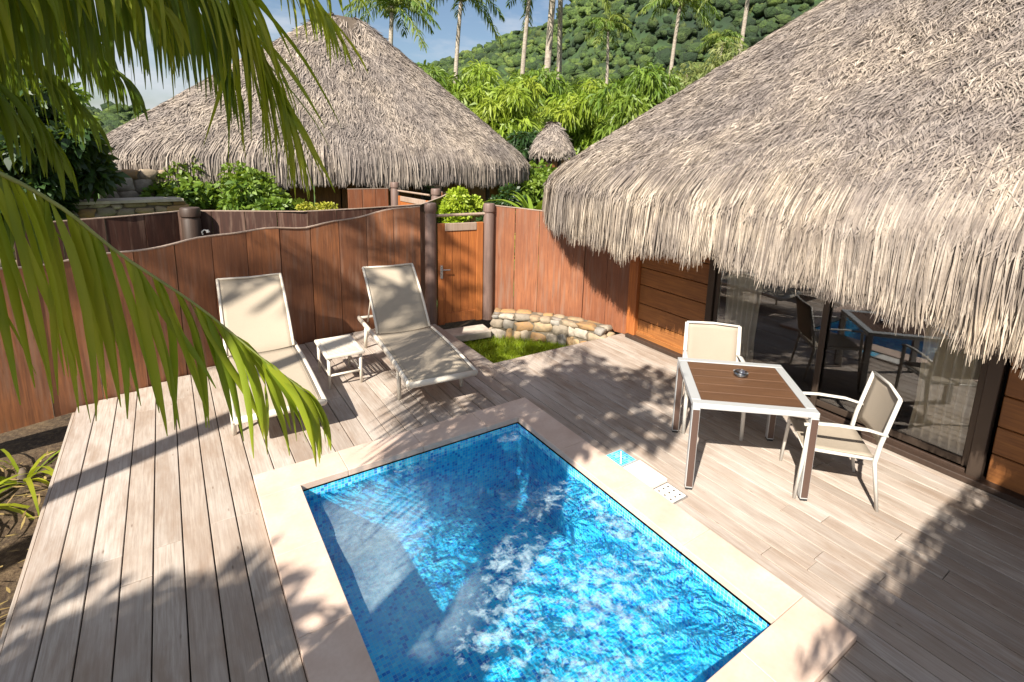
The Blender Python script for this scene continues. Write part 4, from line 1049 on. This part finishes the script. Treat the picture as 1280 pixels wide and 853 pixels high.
frond(palm, [BASE+[0, .05, .0], *A((-260, 120, 1.3), (-140, 140, 1.5), (-60, 170, 1.65), (0, 215, 1.8), (30, 270, 1.9))], 60, taper(0.45, 0.7, 0.5), 0.0100, 3.0, 45, u0=0.3, mat='frond_shaded', fwd=0.4, spread=0.6, down=0.8, liftk=0.2)
frond(palm, [BASE+[0, .1, .2], *A((0, -260, 2.2), (180, -200, 2.6), (300, -110, 2.9), (370, -30, 3.1), (410, 20, 3.2))], 70, taper(0.62, 0.75, 0.4), 0.011, 1.3, 46, u0=0.3, mat='frond', fwd=0.8, spread=0.7, down=0.2, liftk=0.2)
# out-of-frame fronds of the same crown
for q, (az, el, ln) in enumerate([(270, 15, 1.8), (150, 10, 1.7)]):
    a, e_ = rad(az), rad(el); d = np.array([cos(a)*cos(e_), sin(a)*cos(e_), sin(e_)])
    pts = [BASE+d*ln*u+np.array([0, 0, -1.0])*ln*0.75*u**2.4+np.array([cos(a), sin(a), 0])*0.35*u*u for u in (0, 0.25, 0.5, 0.75, 1)]
    frond(palm, pts, 44, lambda u: 0.55*(1 if u < 0.7 else 1-0.5*(u-0.7)/0.3), 0.014, 1.6, 50+q)

# tall coconut palms: template with parts, copied
def coco_template():
    t = empty('coconut_palm')
    mb = MB(); zs = np.linspace(0, 1, 14)
    mb.tube([(0.25*sin(u*2.2)-0.25*sin(2.2), 0.12*sin(u*3)-0.12*sin(3), -10+10*u) for u in zs], np.linspace(0.17, 0.105, 14), 10); mb.build('trunk', 'bark', t, True)
    g = random.Random(4)
    for q in range(17):
        a = q*2.399+g.uniform(-.2, .2); e_ = rad(g.choice([70, 48, 30, 12, -8, 25, 55])); ln = g.uniform(2.3, 2.9)
        pts = [np.array([cos(a)*cos(e_), sin(a)*cos(e_), sin(e_)])*ln*u+np.array([cos(a), sin(a), 0])*0.25*u*u+np.array([0, 0, -1.0])*ln*(0.55+0.25*cos(e_))*u**2.2 for u in (0, 0.25, 0.5, 0.75, 1)]
        P, V, F = frond_geo(pts, 34, lambda u: 0.75*(0.5+u if u < 0.5 else 1)*(1 if u < 0.7 else 1-0.6*(u-0.7)/0.3), 0.032, 0.95, 60+q, u0=0.12, K=5, fwd=0.6, spread=0.9)
        o = npmesh('frond', V, F, 'coco', t, True)
        mb = MB(); mb.tube(P[::6], np.linspace(0.035, 0.008, len(P[::6])), 5); mb.build('rib', 'rachis', o, True)
    mb = MB(); ic = icos()
    for q in range(7):
        a = q*0.9; mb.add(ic[0]*0.12+np.array([0.2*cos(a), 0.2*sin(a), -0.22]), [tuple(f_) for f_ in ic[1]])
    mb.build('coconuts', 'fol_o', t, True)
    return t
CT = coco_template()
palms = [ # crown px x, y, depth, scale, rz, label
 (490, 8, 27, 1.0, 0.3, 'coconut palm whose crown shows just right of the left roof peak'),
 (577, -6, 38, 1.25, 1.4, 'slender coconut palm rising alone against the cloudy sky'),
 (664, -22, 38, 1.3, 2.6, 'coconut palm with its crown cut off by the top edge, left of the thick trunks'),
 (700, -130, 37, 1.9, 3.3, 'thick pale palm trunk in the middle of the treetops, tallest of all'),
 (702, -75, 39, 1.6, 4.6, 'leaning pale palm trunk crossing behind the thick one'),
 (760, 34, 38, 0.85, 5.2, 'small bright yellow green palm in front of the mountain'),
 (851, 2, 38, 1.1, 0.9, 'coconut palm with hanging crown above the olive tree'),
 (903, 52, 30, 0.6, 2.0, 'short palm whose crown peeps over the edge of the near roof'),
 (943, -60, 34, 1.1, 3.9, 'bare slim trunk rising directly behind the near roof slope')]
for q, (x, y, dp, sc, rz, lab) in enumerate(palms):
    o = CT if q == 0 else copy_tree(CT)
    o.location = at(x, y, dp); o.scale = (sc, sc, sc if y > -50 else sc*1.4); o.rotation_euler = (0.06*sin(q*2.2), 0.07*cos(q*1.7) if q != 4 else -0.10, rz if q not in (3, 4) else 0.3)
    tag(o, lab, 'palm tree', 'coconut palms beyond the huts')

o = copy_tree(CT); o.location = (-5.3, 1.9, 8.8); o.scale = (1.0, 1.0, 1.0); o.rotation_euler = (0.05, -0.10, 0.7)
tag(o, 'tall sparse palm outside the picture, throwing frond shadows on the loungers', 'palm tree', 'coconut palms beyond the huts')
del o['group']
for i_, ch_ in enumerate([c for c in bpy.data.objects if c.parent == o and (c.name.startswith('frond') or c.name.startswith('coconuts'))]):
    if i_ % 2 == 0 or i_ % 5 == 1 or ch_.name.startswith('coconuts'):
        for k_ in [c for c in bpy.data.objects if c.parent == ch_]: bpy.data.objects.remove(k_)
        bpy.data.objects.remove(ch_)

# ------------------------------------------------------------------ leafy trees and shrubs
def leaf_cloud(centers, radii, nper, size, g, droop=0.5, slim=0.28, flat=0.0):
    cs = []; ds = []; ws = []; L_ = []
    for c, r in zip(centers, radii):
        m = nper; v = unit(g.normal(0, 1, (m, 3))); rr = g.uniform(0.25, 1, m)**0.5
        p = c+v*rr[:, None]*r; cs.append(p)
        d = unit(v+g.normal(0, 0.7, (m, 3))+np.array([0, 0, -droop])); ds.append(d)
        ws.append(unit(np.cross(d, g.normal(0, 1, (m, 3))))); L_.append(size*g.uniform(0.6, 1.3, m))
    c, d, w_, l = map(np.concatenate, (cs, ds, ws, L_)); l = l[:, None]
    C = np.stack([c, c+d*l*0.5, c+d*l*0.95+np.array([0, 0, -1])*l*0.15*(1+droop)], 1)
    wd = l*slim*np.array([[0.25, 1.0, 0.12]])*0.5
    return ribbons(C, w_, wd)
def tree(name, loc, h, rx, rz_, ncl, nper, size, mat, label, cat='tree', group=None, seed=0, trunk=True, droop=0.5, slim=0.28, zc=0.62, parent=None):
    g = np.random.default_rng(seed); t = empty(name, tuple(loc)); tag(t, label, cat, group)
    cen = []; rad_ = []
    for q in range(ncl):
        v = unit(g.normal(0, 1, 3)); rr = g.uniform(0.35, 1.0)
        cen.append(np.array([v[0]*rx*rr, v[1]*rx*rr, h*zc+v[2]*rz_*rr])); rad_.append(np.array([1, 1, 0.8])*rx*g.uniform(0.22, 0.42))
    cen = [c if c[2] > 0.12*h else c*np.array([1, 1, 0])+np.array([0, 0, 0.15*h]) for c in cen]
    V, F = leaf_cloud(cen, rad_, nper, size, g, droop, slim); npmesh('crown' if trunk else 'foliage', V, F, mat, t, True)
    mb = MB(); r0 = 0.035*h if trunk else 0.012*h
    hz_ = h*zc
    mb.tube([(0, 0, -0.1), (0.02*h, 0.01*h, hz_*0.5), (0, 0, hz_)], [r0, r0*.8, r0*.5], 8)
    for q in range(min(7, ncl)):
        c = cen[q]; mb.tube([(0, 0, hz_*0.45), tuple(c*np.array([.5, .5, 1])*0.9), tuple(c)], [r0*.5, r0*.35, r0*.12], 6)
    mb.build('trunk' if trunk else 'stem', 'bark2', t, True); return t
def ground_at(x, depth):   # ground point below pixel column x at given depth
    p = at(x, 195, depth); return (p[0], p[1], GZ)
GT = 'leafy trees beyond the huts'
back = [ # px x, depth, height, rx, rz, mat, clumps, label
 (548, 27, 6.6, 2.0, 2.6, 'fol_b', 'mid green tree directly right of the left roof slope, beside the hill foot'),
 (592, 31, 7.9, 2.3, 2.8, 'fol_a', 'bright bushy tree below the slender lone palm'),
 (632, 26, 6.4, 2.0, 2.6, 'fol_a', 'bright drooping tree left of the tiny distant hut'),
 (664, 34, 8.6, 2.6, 3.0, 'fol_b', 'darker green tree behind the tiny distant hut'),
 (712, 29, 6.2, 2.1, 2.5, 'fol_a', 'bright feathery tree standing behind the two thick palm trunks'),
 (758, 33, 7.2, 2.6, 2.8, 'fol_a', 'bright tree under the small yellow green palm'),
 (800, 27, 7.2, 2.3, 2.6, 'fol_b', 'mid green tree right of the small palm, above the near roof edge'),
 (850, 31, 9.6, 2.8, 3.0, 'fol_o', 'olive tree with speckled crown above the near roof'),
 (888, 27, 9.0, 2.3, 2.8, 'fol_o', 'olive green tree partly cut by the near roof slope'),
 (640, 44, 9.6, 3.2, 3.6, 'fol_b', 'taller tree in the second row behind the bright drooping tree'),
 (735, 46, 9.8, 3.4, 3.8, 'fol_b', 'taller tree in the second row between two palms'),
 (575, 48, 8.8, 3.2, 3.4, 'fol_b', 'round tree in the second row at the hill foot, far left'),
 (820, 48, 10.5, 3.6, 3.8, 'fol_b', 'taller tree in the second row under the hanging palm crown')]
for q, (x, dp, h, rx, rz_, mt, lab) in enumerate(back):
    tree('leafy_tree', ground_at(x, dp), h, rx, rz_, 34, 260, 0.50 if mt != 'fol_o' else 0.3, mt, lab, group=GT, seed=100+q, droop=1.1, slim=0.2)
tree('leafy_tree', ground_at(655, 22.5), 4.5, 0.6, 1.4, 14, 220, 0.35, 'fol_d', 'narrow dark tree in the gap between the left roof and tiny hut', group=GT, seed=140, droop=0.8)
tree('yellow_shrub', ground_at(742, 22), 3.4, 0.75, 0.8, 12, 160, 0.3, 'fol_y', 'yellow leaved shrub just above the left end of the near roof', 'shrub', seed=141, trunk=False)
tree('yellow_shrub', ground_at(622, 21), 3.4, 0.7, 1.1, 12, 160, 0.35, 'fol_a', 'yellowish shrub at the end of the left roof slope', 'shrub', seed=142, trunk=False)
# shrubs between the fences and the far hut
sh = [(180, 10.6, 2.5, 0.75, 0.65, 'fol_b', 'green shrub in front of the capped stone wall, leftmost of the shrub row'),
      (235, 10.9, 2.75, 0.85, 0.75, 'fol_b', 'green shrub above the dark round fence post'),
      (290, 10.8, 2.65, 0.8, 0.7, 'fol_b', 'green shrub in the middle of the row before the far roof'),
      (342, 10.7, 2.3, 0.6, 0.5, 'fol_b', 'low green shrub at the right end of the row, by the hut panel')]
for q, (x, dp, h, rx, rz_, mt, lab) in enumerate(sh):
    tree('garden_shrub', ground_at(x, dp), h, rx, rz_, 20, 170, 0.15, mt, lab, 'shrub', 'shrubs behind the dark fence', seed=160+q, trunk=False, droop=0.2, slim=0.5)
tree('hedge', ground_at(574, 10.3), 2.9, 0.45, 0.42, 30, 260, 0.07, 'lawn', 'bright lime green clipped hedge showing over the orange gate', 'hedge', seed=170, trunk=False, droop=0.0, slim=0.6)
tree('hedge', ground_at(398, 10.6), 2.45, 0.4, 0.3, 18, 200, 0.07, 'fol_y', 'low yellow green hedge below the orange panel of the far hut', 'hedge', seed=171, trunk=False, droop=0.0, slim=0.6)
tree('garden_shrub', ground_at(636, 13.5), 2.2, 0.7, 0.8, 22, 220, 0.12, 'fol_d', 'dark clipped shrub at the right corner of the far hut', 'shrub', seed=172, trunk=False, droop=0.1, slim=0.6)
tree('garden_shrub', ground_at(690, 17), 2.6, 1.2, 0.9, 24, 220, 0.22, 'fol_b', 'green shrub just left of the near roof tip', 'shrub', seed=173, trunk=False, droop=0.4, slim=0.5)

def blade_plant(loc, nb, ln, wd, mat, label, seed, el=(25, 70), cat='plant', group=None, droop=0.8):
    g = np.random.default_rng(seed); t = empty('leafy_plant', tuple(loc)); tag(t, label, cat, group); C = []; Wv = []; wds = []
    K = 8
    for q in range(nb):
        a = g.uniform(0, 2*pi); e_ = rad(g.uniform(*el)); d = np.array([cos(a)*cos(e_), sin(a)*cos(e_), sin(e_)]); L_ = ln*g.uniform(0.6, 1.2); p = np.array([cos(a), sin(a), 0])*0.03; line = [p]
        for k in range(K-1):
            d = unit(d+np.array([0, 0, -1.0])*droop*0.16*(k+1)/3); p = p+d*L_/(K-1); line.append(p)
        C.append(line); Wv.append(unit(np.cross(d, [0, 0, 1])+g.normal(0, .1, 3))); u = np.linspace(0, 1, K); wds.append(wd*g.uniform(.8, 1.2)*np.minimum(1, u*4+.3)*np.clip((1.02-u)/.5, 0, 1)**.8)
    V, F = ribbons(np.array(C), np.array(Wv), np.array(wds)); npmesh('blades', V, F, mat, t, True)
    mb = MB(); mb.lathe([(0.05, -0.05), (0.04, 0.05), (0.015, 0.12)], (0, 0, 0), 10); mb.build('stem', 'bark2', t, True); return t
GP = 'broad leaved plants behind the orange fence'
for q, (x, y, z, nb, ln, lab) in enumerate([(650, 10.8, 0.9, 26, 1.0, 'broad leaved plant directly right of the dark clipped shrub'),
        (682, 10.6, 0.8, 26, 1.0, 'broad leaved plant over the fence next to the near roof tip'), (668, 12.5, 1.3, 24, 1.2, 'broad leaved plant standing behind the two others near the roof tip')]):
    p = at(x, 250, y); blade_plant((p[0], p[1], z-0.35), nb, ln, 0.06, 'fol_a', lab, 200+q, group=GP)
for q, (x, y, lab) in enumerate([(-1.5, 5.6, 'long bladed plant on the soil between the two others'), (-1.2, 5.9, 'long bladed plant on the soil near the deck corner by the fence'), (-1.9, 5.0, 'long bladed plant on the soil farthest from the deck')]):
    blade_plant((x, y, GZ), 16, 0.75, 0.016, 'frond', lab, 220+q, group='long bladed plants on the soil', el=(20, 60), droop=1.4)
# dense dark tree behind the palm fronds on the left, and the shade trees left of the camera
p_ = at(28, 150, 8.5)
tree('leafy_tree', (p_[0], p_[1], GZ), 4.0, 0.85, 1.25, 40, 380, 0.20, 'fol_d', 'dense dark tree behind the palm fronds at the left edge', seed=180, droop=0.4, slim=0.45)
p_ = at(20, 150, 15)
tree('leafy_tree', (p_[0], p_[1], GZ), 5.0, 1.6, 1.8, 34, 330, 0.24, 'fol_b', 'green tree farther back behind the palm fronds, above the purplish screen', seed=181, droop=0.4, slim=0.45)
tree('leafy_tree', (-1.9, 0.95, GZ), 6.6, 0.95, 0.6, 22, 110, 0.15, 'fol_b', 'slim shade tree rising behind the palm trunk, outside the picture', seed=182, droop=0.3, slim=0.5, zc=0.9)
tree('leafy_tree', (-5.55, -0.3, GZ), 6.0, 1.2, 0.4, 34, 110, 0.22, 'fol_b', 'wide shade tree far left of the deck, outside the picture', seed=183, droop=0.3, slim=0.4, zc=0.88)
# lawn patch
g = np.random.default_rng(5)
mb = MB(); mb.add([(3.125, 5.365, -0.30), (5.1, 5.365, -0.30), (5.3, 6.5, -0.30), (4.2, 7.2, -0.30), (3.125, 7.2, -0.30)], [(0, 1, 2, 3, 4)])
lw = mb.build('lawn_soil', simple('lawn_soil', (0.09, 0.14, 0.02), 0.95, 0, 30)); tag(lw, kind='structure')
m = 15000; x = g.uniform(3.14, 5.05, m); y = g.uniform(5.37, 6.95, m); z0 = np.full(m, -0.30)
d = unit(np.stack([g.normal(0, .5, m), g.normal(0, .5, m), np.ones(m)], 1)); h = g.uniform(0.05, 0.13, m)[:, None]
p = np.stack([x, y, z0], 1); C = np.stack([p, p+d*h*0.6, p+d*h+np.stack([g.normal(0, .02, m), g.normal(0, .02, m), np.zeros(m)], 1)], 1)
V, F = ribbons(C, unit(np.stack([g.normal(0, 1, m), g.normal(0, 1, m), np.zeros(m)], 1)), np.tile(np.array([[0.004, 0.0035, 0.0006]]), (m, 1)))
o = npmesh('grass', V, F, 'lawn'); tag(o, 'small patch of bright green grass between deck, gate and stone wall', 'grass', kind='stuff')
# dry leaves on the soil at left
m = 900; x = g.uniform(-3.5, -0.95, m); y = g.uniform(1.5, 6.2, m); p = np.stack([x, y, np.full(m, GZ+0.05)+g.uniform(0, .03, m)], 1); d = unit(np.stack([g.normal(0, 1, m), g.normal(0, 1, m), g.normal(0, .2, m)], 1)); h = g.uniform(0.04, 0.16, m)[:, None]
C = np.stack([p, p+d*h*.5, p+d*h], 1); V, F = ribbons(C, unit(np.cross(d, np.array([0, 0, 1.0]))+g.normal(0, .2, (m, 3))), np.tile(np.array([[0.003, 0.009, 0.001]]), (m, 1)))
o = npmesh('leaf_litter', V, F, leaf('dry_leaves', (0.20, 0.13, 0.05), (0.32, 0.24, 0.08), None, 0.1, 0.8)); tag(o, 'dry brown leaves scattered over the bare soil left of the deck', 'leaves', kind='stuff')

# ------------------------------------------------------------------ roof over the balcony behind the camera (casts the big shade)
porch = empty('balcony_roof', (0, 0, 0)); tag(porch, 'thatched balcony roof behind the viewer, outside the picture', 'roof')
g = np.random.default_rng(9); ze = 3.3
e0 = np.array([-0.55, -0.72, ze])
mb = MB(); mb.add([(-0.6, -0.9, ze), (6.5, -0.9, ze), (6.5, -4.5, ze+2.2), (-0.6, -4.5, ze+2.2), (-0.6, -0.9, ze-0.1), (6.5, -0.9, ze-0.1), (6.5, -4.5, ze+2.0), (-0.6, -4.5, ze+2.0)],
       [(0, 1, 2, 3), (7, 6, 5, 4), (0, 4, 5, 1), (1, 5, 6, 2), (2, 6, 7, 3), (3, 7, 4, 0)]); mb.build('thatch_core', 'thatch_under', porch)
m = 2600; x = g.uniform(-0.65, 6.5, m); p = np.stack([x, g.uniform(-1.0, -0.75, m), np.full(m, ze+0.02)], 1); d = unit(np.stack([g.normal(0, .18, m), g.uniform(0.1, 0.7, m), -np.ones(m)], 1)); h = (g.uniform(0.1, 0.34, m)+0.06*np.sin(x*5))[:, None]
V, F = ribbons(np.stack([p, p+d*h*.6, p+d*h], 1), unit(np.stack([np.ones(m), g.normal(0, .4, m), g.normal(0, .2, m)], 1)), np.tile(np.array([[0.010, 0.012, 0.003]]), (m, 1)))
npmesh('fringe', V, F, 'thatch', porch)

# ------------------------------------------------------------------ hills
def hills():
    na, nr = 420, 150
    az = np.linspace(rad(-40), rad(100), na); rr = np.geomspace(110, 900, nr)
    AZ, RR = np.meshgrid(az, rr, indexing='ij')
    azd = np.degrees(AZ)
    # elevation angle of the skyline against azimuth
    px_ = [(-40, 1.0), (0, 1.6), (12, 4.0), (20, 8.5), (25, 9.4), (30, 11.5), (36, 13.4), (39, 17), (45, 24), (55, 28), (70, 26), (100, 14)]
    el = np.interp(azd, [p[0] for p in px_], [p[1] for p in px_])
    u = (RR-110)/(790); prof = np.clip(u/0.55, 0, 1)**0.9
    H_ = np.tan(np.radians(el))*(110+790*0.55)*prof*np.where(u > 0.55, 1-0.5*(u-0.55), 1)
    nz = np.zeros_like(RR); g = np.random.default_rng(2); X = RR*np.sin(AZ); Y = RR*np.cos(AZ)
    for q in range(60):
        k = 0.006*1.09**q; t = g.uniform(0, 2*pi); nz += (0.9/(1+k*60))*np.sin(k*(X*cos(t)+Y*sin(t))+g.uniform(0, 6)+1.3*np.sin(k*0.6*(X*sin(t)-Y*cos(t))))
    Zz = GZ-0.5+H_+nz*9*prof*np.clip(u*6, 0, 1)*0.55+g.normal(0, 0.9, RR.shape)*np.clip(u*6, 0, 1)
    V = np.stack([X, Y, Zz], -1).reshape(-1, 3); i = (np.arange(na-1)[:, None]*nr+np.arange(nr-1)[None]).ravel()
    o = npmesh('hills', V, np.stack([i, i+nr, i+nr+1, i+1], 1)[:, ::-1], 'hill', smooth=True); tag(o, kind='structure')
    # forest crowns standing on the slopes
    import bmesh
    bm = bmesh.new(); bmesh.ops.create_icosphere(bm, subdivisions=1, radius=1); bm.verts.ensure_lookup_table()
    iv = np.array([v.co[:] for v in bm.verts]); fi = np.array([[v.index for v in f.verts] for f in bm.faces]); bm.free()
    m = 30000; ia = g.integers(0, na-1, m*2); ir = g.integers(8, int(nr*0.86), m*2)
    P = np.stack([X[ia, ir], Y[ia, ir], Zz[ia, ir]], -1); dens = np.sin(P[:, 0]*0.021+P[:, 2]*0.05)+np.cos(P[:, 1]*0.017)
    a_ = np.degrees(AZ[ia, ir]); keep = (((a_ > 14) & (a_ < 62)) | ((a_ > -14) & (a_ < 6))) & (g.random(m*2) < 0.75+0.35*dens)
    P = P[keep][:m]; R_ = (1.0+2.0*g.random(len(P))**2)*(0.5+np.linalg.norm(P[:, :2], axis=1)/420)
    P = P+np.stack([g.normal(0, 2, len(P)), g.normal(0, 2, len(P)), R_*0.1], -1)
    S = iv[None]*(1+g.normal(0, 0.28, (len(P), len(iv), 1)))*R_[:, None, None]*np.array([1, 1, 0.85])
    npv = (P[:, None]+S).reshape(-1, 3); nf = (fi[None]+np.arange(len(P))[:, None, None]*len(iv)).reshape(-1, 3)
    o = npmesh('forest', npv, nf, 'forest'); tag(o, 'dense green forest covering the mountain slopes', 'forest', kind='stuff')
hills()
